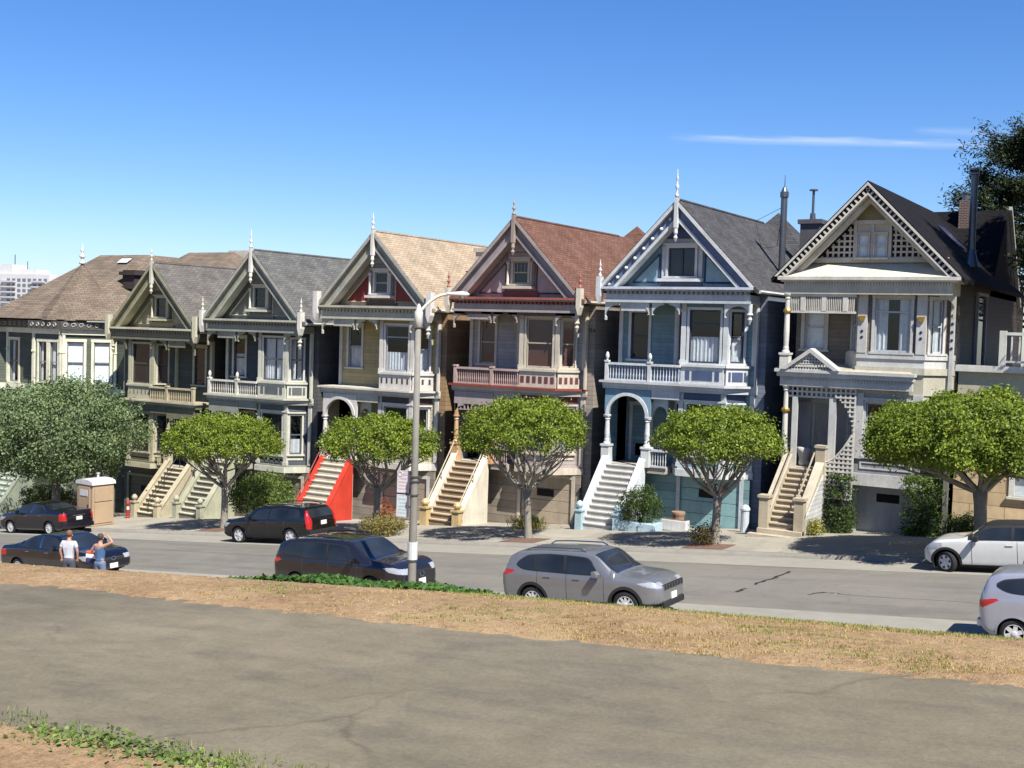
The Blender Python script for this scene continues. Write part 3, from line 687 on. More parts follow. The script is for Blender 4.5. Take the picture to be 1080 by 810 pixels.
H2=dict(key='olive_house',trim=(.52,.5,.38),trim2=(.2,.2,.14),accent=(.1,.1,.07),siding=(.14,.15,.11),lower=(.16,.16,.12),band=(.28,.28,.18),tym=(.29,.28,.2),gpanel=(.3,.29,.21),gpm=(.38,.37,.27),barge=(.34,.34,.24),
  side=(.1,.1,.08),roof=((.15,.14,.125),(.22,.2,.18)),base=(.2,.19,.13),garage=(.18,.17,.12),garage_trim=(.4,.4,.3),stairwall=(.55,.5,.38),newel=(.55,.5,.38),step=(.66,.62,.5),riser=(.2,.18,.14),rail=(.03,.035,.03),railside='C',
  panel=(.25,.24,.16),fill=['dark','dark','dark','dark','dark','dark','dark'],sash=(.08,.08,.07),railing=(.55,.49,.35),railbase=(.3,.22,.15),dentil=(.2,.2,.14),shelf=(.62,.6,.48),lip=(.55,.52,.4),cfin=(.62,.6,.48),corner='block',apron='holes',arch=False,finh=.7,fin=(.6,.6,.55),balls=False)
h6=row_house('row_house','pale blue and teal house with a white arched porch and dark grey roof',-7.55,-7.85,H6)
h5=row_house('row_house','mauve house with dark red cornice, red-brown roof and orange porch column',-15.15,-8.35,H5)
h4=row_house('row_house','yellow house with pale tan roof, red gable triangles and bright red stair walls',-22.82,-8.84,H4,hip=False)
h3=row_house('row_house','dark grey house with white balcony balusters and a grey shingle roof',-30.5,-9.63,H3,hip=False)
h2=row_house('row_house','olive green house with cream ledges beside the big round grey-green tree',-37.65,-10.24,H2,mirror=True,hip=True,ridge_end=11)
# house number on the mauve house
cu=bpy.data.curves.new('house_number','FONT'); cu.body='714'; cu.size=.26; cu.extrude=.01; cu.align_x='CENTER'
cu.materials.append(paint('black_numerals',(.02,.02,.02),.4)); ho=bpy.data.objects.new('house_number',cu); COL.objects.link(ho); bpy.context.view_layer.update(); hm=bpy.data.meshes.new_from_object(ho.evaluated_get(bpy.context.evaluated_depsgraph_get())); bpy.data.objects.remove(ho); hn=bpy.data.objects.new('house_number',hm); COL.objects.link(hn); hn.parent=h5; hn.location=(3.32,.92,8.3); hn.rotation_euler=(R(90),0,0)

# ------------------------------------------------------------------ the latticed cream house
def lattice(mb,pred,x0,x1,z0,z1,y0,y1,step,bar):
    n=int(round((x1-x0)/step)); k=int(round((z1-z0)/step))
    ns=24
    for i in range(n+1):
        x=x0+(x1-x0)*i/n; run=None
        for j in range(ns*k//3+2):
            z=z0+(z1-z0)*j/(ns*k//3+1); ok=pred(x,z)
            if ok and run is None: run=z
            if (not ok or j==ns*k//3+1) and run is not None:
                if z-run>.03: mb.box(x-bar,x+bar,y0,y1,run,z)
                run=None
    for i in range(k+1):
        z=z0+(z1-z0)*i/k; run=None
        for j in range(ns*n//3+2):
            x=x0+(x1-x0)*j/(ns*n//3+1); ok=pred(x,z)
            if ok and run is None: run=x
            if (not ok or j==ns*n//3+1) and run is not None:
                if x-run>.03: mb.box(run,x,y0-.012,y1-.012,z-bar,z+bar)
                run=None
def lattice_house():
    X,zb=0.0,-7.43
    root=thing('row_house','large cream house with white lattice gable and blackish roof, nearest in the row','house',(X,0,zb),0,'gabled row houses along the street')
    trim=paint('cream_house_trim',(.68,.65,.57)); trim2=paint('cream_house_trim_cool',(.62,.61,.57)); sid=siding('cream_house_siding',(.3,.25,.19)); cream=paint('cream_house_fascia',(.56,.53,.42)); dark=siding('cream_house_side',(.06,.052,.05),.2)  # side wall colour is darkened to stand in for the shade on it
    roofm=shingle('cream_house_shingles',(.009,.009,.011),(.014,.013,.016)); gold=paint('gilt',(.5,.3,.06),.35,.1,.6); back=paint('lattice_backing',(.03,.03,.035),.8); glassf=paint('cream_house_sash',(.55,.57,.6))
    XL,XR=-2.95,3.0
    Gd=.2; GST=.0895*(-2.2)-7.03-zb
    B=[(-.85,1.25),(-.25,.2),(2.15,.2),(2.75,.95),(XR,.95)]
    fs=[frame(a,b) for a,b in zip(B,B[1:])]
    l1,l2,l3=fs[0][1],fs[1][1],fs[2][1]
    m=MB(); F,L=frame((XL,1.25),(-.85,1.25)); wr=(.33,1.12,7.0,8.72)
    facet(m,F,L,6.2,9.1,[wr]); h2=[(l1*.28,l1*.8,7.0,8.95),(.58,l2-.52,7.0,8.98),(.2,l3-.2,7.0,8.95)]
    for (f,l),h in zip(fs[:3],h2): facet(m,f,l,6.2,9.1,[h])
    facet(m,fs[3][0],fs[3][1],2.4,9.1); m.build('upper_wall',sid,root)
    window(root,F,wr,trim,trim,'double','blind',.14)
    for (f,l),h,kd in zip(fs[:3],h2,('double','transom','double')): window(root,f,h,trim2,glassf,kd,'curtain',.1,hood=False)
    m=MB(); F1,L1=frame((XL,1.8),(-.85,1.8)); facet(m,F1,L1,2.4,5.6)
    h1=[(l1*.28,l1*.8,3.2,5.1),(.4,l2-.4,3.1,5.1),(.2,l3-.2,3.2,5.1)]
    for (f,l),h in zip(fs[:3],h1): facet(m,f,l,2.4,6.2,[h])
    m.face([(XL,.1,2.4),(XL,1.8,2.4),(XL,1.8,5.6),(XL,.1,5.6)]); m.face([(-.85,1.25,2.4),(-.85,1.8,2.4),(-.85,1.8,5.6),(-.85,1.25,5.6)])
    m.build('lower_wall',paint('cream_house_lower',(.45,.45,.44)),root)
    for (f,l),h,fl in zip(fs[:3],h1,('dark','half','half')): window(root,f,h,trim2,glassf,'transom' if fl=='half' else 'double',fl,.1)
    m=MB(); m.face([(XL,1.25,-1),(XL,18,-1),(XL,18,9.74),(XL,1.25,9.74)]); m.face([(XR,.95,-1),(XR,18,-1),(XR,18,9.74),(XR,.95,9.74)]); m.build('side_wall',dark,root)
    # side bay in deep shade with a tall window surround
    m=MB(); m.box(3.003,3.12,5.0,5.12,6.0,9.3); m.box(3.003,3.12,6.9,7.02,6.0,9.3); m.box(3.003,3.14,4.9,7.1,9.3,9.42); m.build('side_window_frame',paint('side_window_trim',(.3,.3,.33)),root)
    m=MB(); m.box(3.003,3.05,5.13,6.89,6.0,9.29); m.build('pane',G_DARK,root)
    m=MB(); m.box(XL,-.6,.12,1.8,2.1,2.45); m.build('porch_floor',CONC,root)
    m=MB(); F0,L0=frame((XL,.75),(XR,.75)); gd=(2.78,5.1,Gd,2.2); facet(m,F0,L0,-1.2,2.45,[gd],.2); m.build('garage_wall',paint('cream_house_base',(.55,.55,.55),.7),root)
    garage(root,F0,gd[0],gd[1],gd[2],gd[3]-.02,paint('cream_house_garage_white',(.55,.55,.55),.5),trim2,1)
    # bay base with panels
    def skirt(z0,z1,o,mat,nm):
        poly=[(-.85,1.3),(-.95,1.1),(-.25-o*.4,.2-o),(2.15+o*.45,.2-o),(2.75+o*.75,.95-o*.6),(XR+o*.3,.95-o*.3),(XR+o*.3,1.3)]
        return MB().prism(poly,z0,z1,'z').build(nm,mat,root)
    skirt(2.0,2.45,.14,trim2,'bay_base'); skirt(2.45,3.0,.04,paint('bay_base_panel',(.28,.29,.31)),'bay_panel'); skirt(5.45,6.2,.05,cream,'bay_frieze'); skirt(6.2,6.45,.12,cream,'bay_apron'); skirt(6.75,6.95,.1,trim2,'bay_sill'); skirt(6.452,6.75,.05,trim2,'bay_moulding')
    m=MB(); m.box(.0,1.9,.13,.157,2.62,2.68); m.box(.0,1.9,.13,.157,2.84,2.9); m.box(0,.06,.13,.157,2.683,2.837); m.box(1.84,1.9,.13,.157,2.683,2.837); m.build('panel_moulding',trim2,root)
    # pilasters with gilt caps and blue studs
    for z0,z1 in ((3.0,5.45),(6.95,9.1)):
        for i,(x,y) in enumerate(((-.1,.2),(2.02,.2))):
            m=MB(); m.box(x-.17,x+.17,y-.12,y+.05,z0,z1); o=m.build('pilaster',trim2,root)
            if z0>6:
                m=MB(); m.prism([(x-.07,8.12),(x+.07,8.12),(x+.13,8.32),(x-.13,8.32)],y-.19,y-.123); m.build('gilt_cap',gold,o)
                for q in range(2): MB().lathe([(.0,-.03),(.05,-.02),(.055,0)],(x,y-.12,7.75-.22*q),8,'y').build('stud',paint('navy_stud',(.02,.03,.1)),o)
    m=MB(); m.box(XR-.12,XR+.02,.86,1.02,3,9.1); o=m.build('corner_board',trim2,root)
    for q in range(5): MB().lathe([(.0,-.03),(.05,-.02),(.055,0)],(XR-.05,.86,7.2+.3*q),8,'y').build('stud',paint('navy_stud',(.02,.03,.1)),o)
    # porch roof: fascia, dentils and small pediment
    m=MB(); m.box(XL-.3,1.95,-.35,1.2,6.12,6.22); m.box(XL-.22,1.9,-.27,.1,5.95,6.12); m.box(XL-.12,1.85,-.16,.05,5.6,5.95); m.build('porch_cornice',trim2,root)
    m=MB()
    for q in range(44): m.box(XL-.05+q*.11,XL+q*.11,-.2,-.163,5.82,5.92)
    m.build('dentils',trim2,root)
    m=MB(); m.prism([(XL-.3,6.225),(-.2,6.225),(-.6,6.7),(XL-.3,6.4)],-.3,1.2) if False else m.face([(XL-.3,-.33,6.226),(1.9,-.33,6.226),(1.2,1.2,6.5),(XL-.3,1.2,6.5)]); m.build('porch_roof',paint('porch_roof_felt',(.5,.46,.36),.8),root)
    pc=MB(); x0,x1,zp=XL-.05,-.75,7.05
    mid=(x0+x1)/2
    for a in ((x0,mid),(x1,mid)):
        d=1 if a[0]<a[1] else -1
        poly=[(a[0],6.23),(a[0]+d*.22,6.23),(a[1],zp-.17),(a[1],zp)]
        pc.prism(poly if d>0 else poly[::-1],-.4,.2)
    pe=pc.build('pediment',trim2,root)
    m=MB(); lattice(m,lambda x,z: z<6.28+(1-abs(x-mid)/(x1-mid))*.6,x0+.2,x1-.2,6.24,6.9,-.3,-.27,.11,.02); m.build('pediment_lattice',trim2,pe)
    # porch columns and lattice screens
    column(root,-2.85,-.02,2.45,5.6,trim,.1,0)
    MB().lathe([(.1,0),(.17,.06),(.17,.14),(.12,.2)],(-2.85,-.02,4.55),10).build('gilt_cap',gold,root)
    for x,w_ in ((-2.5,.1),(-1.05,.13)):
        m=MB(); m.box(x-w_,x+w_,0.0,.14,2.45,5.2); m.build('porch_post',trim2,root)
    m=MB(); lattice(m,lambda x,z: True,-2.8,-.95,5.2,5.58,.03,.06,.19,.035); m.build('porch_lattice',trim,root)
    cx,cz,rr=-1.05+.2,3.95,.75
    m=MB(); lattice(m,lambda x,z: math.hypot((x-(-1.25)),(z-3.7)*.62)>1.0,-.93,-.2,2.5,5.58,-.05,-.02,.17,.03); m.build('porch_lattice',trim,root)
    # sweeping lattice beside the stairs
    m=MB(); lattice(m,lambda x,z: z<2.72+max(0,(x+1.35)/1.1)**2*1.1,-1.35,-.2,1.45,4.3,-.12,-.09,.17,.035); m.build('stair_lattice',trim,root)
    m=MB(); m.tube([(-1.38+.0+t*1.12/8,-.1,2.74+(t/8)**2*1.12) for t in range(9)],.04,6); m.build('lattice_rail',trim,root)
    door(root,F1,.74,1.4,2.46,4.9,paint('cream_house_door',(.03,.03,.035)),trim2)
    m=MB(F1); m.box(.02,.58,-.06,-.003,2.46,4.9); o=m.build('side_panel',paint('porch_panel',(.5,.52,.55)),root)
    MB().lathe([(.15,0),(.2,.1),(.17,.3),(.26,.55),(.3,.72),(.24,.74)],(-2.35,.9,2.46),12).build('urn',trim2,root,smooth=True)
    # stairs
    tan=paint('stair_tan',(.5,.43,.31),.75); 
    stairs(root,-2.55,-1.5,2.45,GST+.25,0.0,-2.45,11,paint('cream_house_tread',(.56,.48,.36),.8),tan,.26,'LR',None,.55,None,.2,.5,2,paint('stair_coping',(.56,.5,.38),.7),'LR',paint('cream_house_riser',(.4,.33,.24),.8))
    st=[c for c in root.children if c.name.startswith('staircase')][0]
    for x in (-2.68,-1.37):
        m=MB(); m.box(x-.17,x+.17,-2.65,-2.3,-1,GST+1.35); m.box(x-.22,x+.22,-2.7,-2.25,GST+1.35,GST+1.45); m.build('newel_post',tan,st)
    m=MB(); m.box(-1.55,-1.19,-.25,.1,2.0,3.3); m.box(-1.59,-1.15,-.29,.14,3.3,3.4); m.build('newel_post',tan,st)
    for x in (-2.5,-1.6):
        m=MB(); m.tube([(x,-2.4,GST+1.05),(x,-2.2,GST+1.3),(x,-.1,3.2)],.035,6); m.build('handrail',paint('tan_rail',(.42,.34,.24)),st)
    m=MB(); m.prism([(-2.2,-1),(-.0,-1),(-.0,1.4),(-.05,2.2),(-2.2,GST+.4)],-1.235,-1.2,'x') if False else m.prism([(-2.3,-1),(0.05,-1),(0.05,2.5),(-2.3,GST+.7)],-1.238,-1.2,'x'); m.build('side_cladding',siding('white_stair_cladding',(.74,.74,.72),.16),st)
    # left-hand upper column
    column(root,-2.9,-.12,6.22,9.1,trim,.1,.55)
    MB().lathe([(.1,0),(.16,.05),(.16,.12),(.12,.18)],(-2.9,-.12,8.35),10).build('gilt_cap',gold,root)
    # spindle frieze and cornice
    m=MB(); m.box(XL-.05,-.3,-.16,-.06,9.0,9.1); m.box(XL-.05,-.3,-.14,-.08,8.38,8.46)
    for q in range(36): m.box(XL+.1+q*.07,XL+.13+q*.07,-.13,-.09,8.46,9.0)
    for x in (-2.3,-1.5,-.7): m.box(x-.09,x+.09,-.15,-.07,8.461,8.999)
    m.build('spindle_frieze',trim,root)
    m=MB(); m.box(XL-.1,XR+.1,-.2,1.24,9.1,9.55); m.build('cornice',cream,root)
    m=MB(); m.box(XL-.3,XR+.4,-.38,1.3,9.62,9.74); m.box(XL-.2,XR+.3,-.28,1.28,9.553,9.617); 
    for q in range(60): m.box(XL-.05+q*.102,XL+.0+q*.102,-.25,-.203,9.45,9.54)
    m.build('cornice_shelf',trim,root)
    for x,s_ in ((-.15,1),(-.15,-1),(2.05,1)): pass
    bracket(root,XR+.2,9.1,-1,.55,cream,-.1,.05,.25)
    hw,zr,ze=3.42,13.2,9.72
    # lean-to skirt roof under the gable
    m=MB(); m.face([(-3.3,-.34,9.745),(3.3,-.34,9.745),(2.3,.75,10.32),(-2.5,.75,10.32)]); m.face([(-3.3,-.34,9.745),(-2.5,.75,10.32),(-3.3,.75,9.745)]); m.face([(3.3,-.34,9.745),(3.3,.75,9.745),(2.3,.75,10.32)]); m.build('skirt_roof',paint('skirt_roof_boards',(.72,.68,.52),.7),root)
    m=MB(); m.box(-2.75,2.75,.6,.76,10.32,10.5); m.build('gable_sill',cream,root)
    m=MB(); m.face([(-3.3,.8,9.74),(3.3,.8,9.74),(0,.8,9.74+3.3*(zr-ze)/hw)]); m.build('gable_wall',back,root)
    sl=(zr-ze)/hw
    for sg in (-1,1):
        m=MB(); lattice(m,lambda x,z: z<zr-.7-abs(x)*sl and x*sg>.72,-2.73,2.73,10.5,12.6,.68,.73,.21,.035); m.build('gable_lattice',trim,root)
    FG,_=frame((-3,.66),(3,.66))
    m=MB(FG); m.box(2.3,2.42,-.05,.1,10.45,11.75); m.box(3.58,3.7,-.05,.1,10.45,11.75); m.box(2.94,3.06,-.05,.1,10.45,11.75); m.box(2.25,3.75,-.1,.1,11.75,11.9); m.box(2.421,2.939,-.0,.1,11.4,11.749); m.box(3.061,3.579,-.0,.1,11.4,11.749); m.build('window_surround',trim,root)
    for u in ((2.46,2.9),(3.1,3.54)): window(root,FG@Matrix.Translation((0,-.08,0)),(u[0],u[1],10.5,11.4),trim,trim2,'double','blind',.03,hood=False)
    m=MB(FG); n=16
    m.M=FG; pts=[(3-.62*math.cos(math.pi*q/n),11.9+.6*math.sin(math.pi*q/n)) for q in range(n+1)]
    m.prism(pts,.0,.05); m.build('fan_panel',paint('fan_panel',(.36,.33,.17)),root)
    m=MB(FG); arch_ring(m,3,11.9,.6,.15,-.1,.06); m.build('fan_arch',trim,root)
    m=MB(); rake_band(m,hw,zr,ze,0,.08,-.38,.05,9.75); rake_band(m,hw,zr,ze,.26,.32,-.32,.05,9.75); rake_band(m,hw,zr,ze,.32,.5,.1,.3,9.75); bb=m.build('bargeboard',trim,root)
    m=MB(); rake_band(m,hw,zr,ze,.08,.26,-.24,.0,9.75); m.build('gable_band',back,bb)
    m=MB(); kk=math.hypot(1,sl)
    for s_ in (-1,1):
        ux,uz=s_/kk,-sl/kk; nx,nz=-s_*sl/kk,-1/kk
        n=24; Lr=hw*kk*.97
        for q in range(n+1):
            t=Lr*q/n; c0=(ux*t,zr+uz*t)
            a=(c0[0]+nx*.08,c0[1]+nz*.08); b=(c0[0]+nx*.26,c0[1]+nz*.26)
            if min(a[1],b[1])<9.76: continue
            poly=[(a[0]-ux*.035,a[1]-uz*.035),(a[0]+ux*.035,a[1]+uz*.035),(b[0]+ux*.035,b[1]+uz*.035),(b[0]-ux*.035,b[1]-uz*.035)]
            m.prism(poly if s_<0 else poly[::-1],-.32,-.2)
    m.build('checker_blocks',trim,bb)
    m=MB(); gable_roof(m,-.36,14,hw,zr+.06,ze+.06); roof=m.build('roof',roofm,root)
    m=MB(); z0=9.4
    m.prism([(8.2,z0),(15.8,z0),(12,13.35)],-2.4,3.0,'x'); m.build('rear_wing_roof',roofm,roof)
    m=MB(); m.prism([(12,13.35),(12,13.5),(16.1,9.2),(15.9,9.15)],3.0,3.15,'x'); m.build('rear_bargeboard',trim2,roof)
    m=MB(); m.face([(1.0,7.0,13.2-1.018*1.0+.12),(1.0,8.6,13.2-1.018*1.0+.12),(1.9,8.6,13.2-1.018*1.9+.12),(1.9,7.0,13.2-1.018*1.9+.12)]); m.build('skylight',paint('skylight_glass',(.08,.1,.22),.15),roof)
    # flue and brick chimney
    m=MB(); m.lathe([(.33,-.6),(.17,.0),(.14,.1),(.14,3.0),(.18,3.02),(.18,3.1),(.14,3.12),(.22,3.2),(.22,3.26),(.1,3.3)],(2.75,5.0,11.0),14); m.build('flue_pipe',METAL,root,smooth=False)
    m=MB(); m.box(1.05,1.5,11.2,11.9,12.5,13.75); m.box(.85,1.55,11.15,11.95,13.85,14.0) if False else None; c_=m.build('chimney',blocks('chimney_brick',(.05,.018,.016),(.07,.025,.02),(.2,.17,.15),.22,.075,.012),roof)
    MB().lathe([(.12,0),(.12,.3),(.16,.32),(.16,.4)],(1.25,11.5,13.75),8).build('chimney_pot',METAL,c_)
    return root
h7=lattice_house()

# ------------------------------------------------------------------ extra roof furniture on the row
def flue(par,x,y,z0,z1,r=.16,name='flue_pipe',mat=None):
    return MB().lathe([(r,z0),(r,z1-.35),(r*1.3,z1-.33),(r*1.3,z1-.12),(r*1.05,z1-.1),(r*.5,z1+.08),(r*.1,z1+.15)],(x,y,0),14).build(name,mat or METAL,par)
flue(h6,2.65,5.0,9.9,14.15,.14); MB().lathe([(.02,14.3),(.012,14.75)],(2.65,5,0),6).build('flue_tip',METAL,h6)
for a,b in (((2.6,5,13.4),(-.2,9.2,13.2)),((2.6,5,13.4),(1.2,8.6,12.0))): MB().tube([a,b],.012,4).build('guy_wire',IRON,h6)
flue(h3,2.0,7.5,11.0,14.0,.16,mat=IRON); flue(h3,2.45,7.5,11.0,13.5,.13,mat=METAL)
m=MB(); m.box(2.3,3.0,5.0,5.6,10.4,12.6); m.box(2.22,3.08,4.92,5.68,12.603,12.8); m.build('chimney',paint('pale_render',(.62,.55,.45)),h4)
m=MB(); m.box(-5.3,-4.4,8.6,9.3,9.0,12.6); m.box(-5.4,-4.3,8.5,9.4,12.603,12.8); ch=m.build('chimney',paint('grey_render',(.12,.11,.12)),h7)
MB().lathe([(.14,12.8),(.12,13.1),(.06,13.1),(.06,14.1),(.2,14.12),(.2,14.18)],(-4.85,8.95,0),10).build('chimney_pipe',METAL,h7)

# ------------------------------------------------------------------ the big brown-roofed corner house on the left
def corner_house():
    zb=-11.3; root=thing('corner_house','large olive corner house with a brown hip roof and round turret behind the big tree','house',(-45,0,zb))
    olive=siding('corner_house_siding',(.14,.16,.12)); trim=paint('corner_white_trim',(.9,.88,.66)); dull=paint('corner_house_dull_trim',(.3,.3,.22)); roofm=shingle('brown_shingles',(.2,.155,.115),(.28,.22,.165)); fr=paint('corner_frieze',(.1,.09,.08))
    E=11.1
    pts=[(-13,.6),(-9.2,.6),(-8.6,-.2),(-6.6,-.2),(-6.0,.6),(-3.3,.6),(-2.4,-.25),(.1,-.25),(2.2,1.85),(3.2,1.85)]
    m=MB(); hol=[]
    for a,b in zip(pts,pts[1:]):
        f,l=frame(a,b); h=[]
        if l>2.6 and a[0]==.1: h=[(.28,1.18,7.5,9.85),(1.72,2.6,7.5,9.85)]
        elif a[0]==-2.4: h=[(.5,1.2,7.5,9.8),(1.5,2.15,7.5,9.8)]
        elif a[0]==-6.0: h=[(.3,1.1,7.3,9.8)]
        elif a[0]==-8.6: h=[(.5,1.5,7.3,9.8)]
        facet(m,f,l,-2,E-.55,h); hol.append((f,l,h))
    m.face([(3.2,1.85,-2),(3.2,12,-2),(3.2,12,E),(3.2,1.85,E)]); m.face([(-13,.6,-2),(-13,12,-2),(-13,12,E),(-13,.6,E)])
    m.build('wall',olive,root)
    for f,l,h in hol:
        for q in h: window(root,f,q,trim,paint('corner_sash',(.3,.3,.25)),'double','blind' if l>2.9 else 'curtain',.14,hood=False)
        if l>1.2:
            for u in (0.03,l-.17):
                mm=MB(f); mm.box(u,u+.16,-.09,-.003,6.9,E-.6); mm.box(u-.02,u+.18,-.12,-.003,9.2,9.3); mm.build('pilaster',trim,root)
        mm=MB(f); mm.box(0.02,l-.02,-.16,-.003,6.85,7.2); mm.build('sill_band',trim,root)
        mm=MB(f); mm.box(0,l,-.12,-.003,10.25,10.55); mm.build('cornice_band',trim,root)
        mm=MB(f); mm.box(-.05,l+.05,-.3,-.0,10.55,11.0); fz=mm.build('frieze',fr,root)
        mm=MB(f); n=max(1,int(l/.42))
        for q in range(n):
            c=(q+.5)*l/n; mm.tube([(c+.15*math.cos(t*.7)*(1-t*.06),-.32,10.77+.14*math.sin(t*.7)*(1-t*.06)) for t in range(11)],.025,4)
        mm.build('scroll',paint('scroll_trim',(.5,.5,.44)),fz)
    # roof: long hip and turret cone
    m=MB(); A=(-6.9,-.5,E); B=(.2,-.5,E); B2=(3.3,1.7,E); C=(3.3,14,E); D=(-6.9,14,E); r0=(-3.9,5.6,15.15); r1=(.3,5.6,15.15); r2=(.3,8,15.15); r3=(-3.9,8,15.15)
    m.face([A,B,r1,r0]); m.face([D,A,r0,r3]); m.face([B,B2,r1]); m.face([C,D,r3,r2]); m.face([B2,C,r2,r1]); m.face([r0,r1,r2,r3]); m.face([A,D,C,B2,B]); 
    m.box(-14,-6.9,-.4,12,E,E+.3)
    roof=m.build('roof',roofm,root)
    m=MB(); n=10; cx,cy=-.75,1.75
    ring=[(cx+2.5*math.cos(2*math.pi*(k+.5)/n),cy+2.45*math.sin(2*math.pi*(k+.5)/n),E-.05) for k in range(n)]
    for k in range(n): m.face([ring[k],ring[(k+1)%n],(cx,cy,14.45)])
    m.face(ring); m.build('turret_roof',roofm,root)
    finial(root,cx,cy,14.35,1.2,WHITE,.16)
    m=MB(); m.box(1.0,2.0,3.2,4.0,12.2,14.1); m.box(.85,2.15,3.05,4.15,13.8,14.0); m.box(.9,2.1,3.1,4.1,13.0,13.15); m.build('chimney',paint('dark_brown_brick',(.05,.035,.03),.8),root)
    m=MB(); m.face([(-1.2,4.6,14.62),(-.3,4.6,14.62),(-.3,5.0,14.9),(-1.2,5.0,14.9)]); m.build('skylight',paint('skylight_frame',(.7,.72,.75),.3),roof)
    # small balcony at the far left
    m=MB(); m.box(-8.9,-6.3,-.9,.0,6.6,6.8); m.box(-8.9,-6.3,-.95,-.85,7.4,7.5)
    for q in range(16): m.box(-8.85+q*.16,-8.78+q*.16,-.93,-.88,6.8,7.4)
    m.build('balcony',trim,root)
    # front stairs seen under the tree
    G=.0895*-48-7.0-zb
    stairs(root,-3.6,-2.2,2.9,G,-.4,-2.8,11,paint('mint_step',(.55,.6,.47),.8),paint('mint_wall',(.3,.34,.26),.8),.2,'LR',paint('green_rail',(.12,.15,.12)),.4,paint('mint_newel',(.42,.46,.34)),.16,.5)
    m=MB(); m.box(-.3,.3,-.35,0.0,-1,5.5); m.build('corner_pier',paint('mint_newel',(.42,.46,.34)),root)
    return root
h1=corner_house()

# ------------------------------------------------------------------ the low beige building on the right edge
def beige_building():
    zb=-7.0; root=thing('garage_building','low beige stucco building with tan block base and roof terrace at right edge','building',(3.5,-.6,zb))
    stucco=paint('beige_stucco',(.56,.5,.34),.85,.1,bmp=.3); blk=blocks('tan_blocks',(.42,.31,.18),(.47,.35,.205),(.2,.13,.07),1.15,.46,.012); cr=paint('cream_cap',(.74,.72,.64))
    m=MB(); F,L=frame((0,0),(14,0)); h=[(1.95,3.6,1.75,2.62)]
    facet(m,F,L,-1.5,2.7,h,.2); m.face([(0,0,-1.5),(0,14,-1.5),(0,14,2.7),(0,0,2.7)]); m.build('block_base',blk,root)
    m=MB(); m.box(0,14,.02,14,2.703,6.0); m.build('upper_wall',stucco,root)
    m=MB(); m.box(-.08,14.1,-.16,.3,6.003,6.22); m.box(-.04,14.05,-.08,.3,5.86,5.998) if False else None; m.build('parapet_cap',cr,root)
    window(root,F,h[0],cr,cr,'single','blind',.12,hood=False)
    rl=MB(); rl.box(1.35,9,-.02,.06,7.3,7.4); rl.box(1.35,9,-.02,.06,6.35,6.42)
    for q in range(30): rl.box(1.42+q*.25,1.47+q*.25,0,.04,6.42,7.3)
    for x in (1.3,4.2): rl.box(x,x+.22,-.06,.12,6.22,7.45)
    rl.build('terrace_railing',cr,root)
    m=MB(); m.box(-.28,-.12,-.3,-.14,-1,3.1); m.build('downpipe',paint('grey_post',(.2,.19,.17)),root)
    return root
h8=beige_building()

# ------------------------------------------------------------------ buildings behind the row
def tower():
    root=thing('apartment_tower','distant white high-rise apartment tower at the left edge above the roofs','tower',(-606,400,-30),R(8))
    wm=paint('tower_white',(.78,.78,.78),.7); gm=paint('tower_glazing',(.2,.24,.3),.3); bal=paint('tower_balcony',(.62,.63,.65),.7)
    m=MB(); m.box(-26,29,0,22,-10,54); m.box(-18,-4,4,16,54,60); m.box(2,14,5,16,54,57); m.build('wall',wm,root)
    ws=MB(); ws.box(0,2.6,-.12,-.01,0,1.8); w0=ws.build('window',gm,root)
    for fl in range(5,17):
        for k in range(8):
            o=w0 if (fl==5 and k==0) else w0.copy()
            if o is not w0: COL.objects.link(o); o.parent=root
            o.location=(-4+k*4.1,0,fl*3.1)
    b=MB()
    for fl in range(17):
        z=-.5+fl*3.1; b.box(-8,3,-1.6,-.13,z,z+.9); b.box(16,26,-1.6,-.13,z,z+.9)
    b.build('balcony',bal,root)
    m=MB(); m.tube([(-6,8,60),(-6,8,66)],.25,5); m.tube([(4,8,57),(4,8,62)],.2,5); m.build('antenna',IRON,root)
tower()
def rear_house(label,x,y,z,hx,hy,wh,rh,wallc,roofm,sky_=False):
    root=thing('rear_house',label,'house',(x,y,z))
    m=MB(); m.box(-hx,hx,-hy,hy,-12,wh); m.build('wall',siding('rear_siding_%d'%int(abs(x)),wallc),root)
    m=MB(); e=.4; rl=hx*.45
    A,B,C_,D=(-hx-e,-hy-e,wh),(hx+e,-hy-e,wh),(hx+e,hy+e,wh),(-hx-e,hy+e,wh); r0,r1=(-rl,0,wh+rh),(rl,0,wh+rh)
    m.face([A,B,r1,r0]); m.face([C_,D,r0,r1]); m.face([D,A,r0]); m.face([B,C_,r1]); m.face([A,D,C_,B]); rf=m.build('roof',roofm,root)
    if sky_:
        f=.55; y_=-(hy+e)*(1-f); z_=wh+rh*f+.12
        m=MB(); m.face([(-.2,y_-.35,z_-.2),(.9,y_-.35,z_-.2),(.9,y_+.35,z_+.25),(-.2,y_+.35,z_+.25)]); m.build('skylight',paint('skylight_frame',(.7,.72,.75),.3),rf)
rear_house('brown hip-roofed house with skylight showing behind the olive green house',-54,20,0,5.2,5,1.5,3.6,(.3,.27,.22),shingle('brown_shingles',(.2,.155,.115),(.28,.22,.165)),True)
def bg_block():
    root=thing('apartment_block','small pale block with dark windows showing between the olive and grey roofs','building',(-61,32,-4))
    m=MB(); m.box(-3.2,3.0,0,6,-8,9.0); m.box(-3.2,-.6,.0,6,9.003,10.2); m.build('wall',paint('pale_block',(.66,.6,.5)),root)
    g=MB()
    for x in (-2.8,-1.6,1.6): g.box(x,x+.8,-.06,-.01,7.3,8.5)
    g.build('window',G_DARK,root)
bg_block()

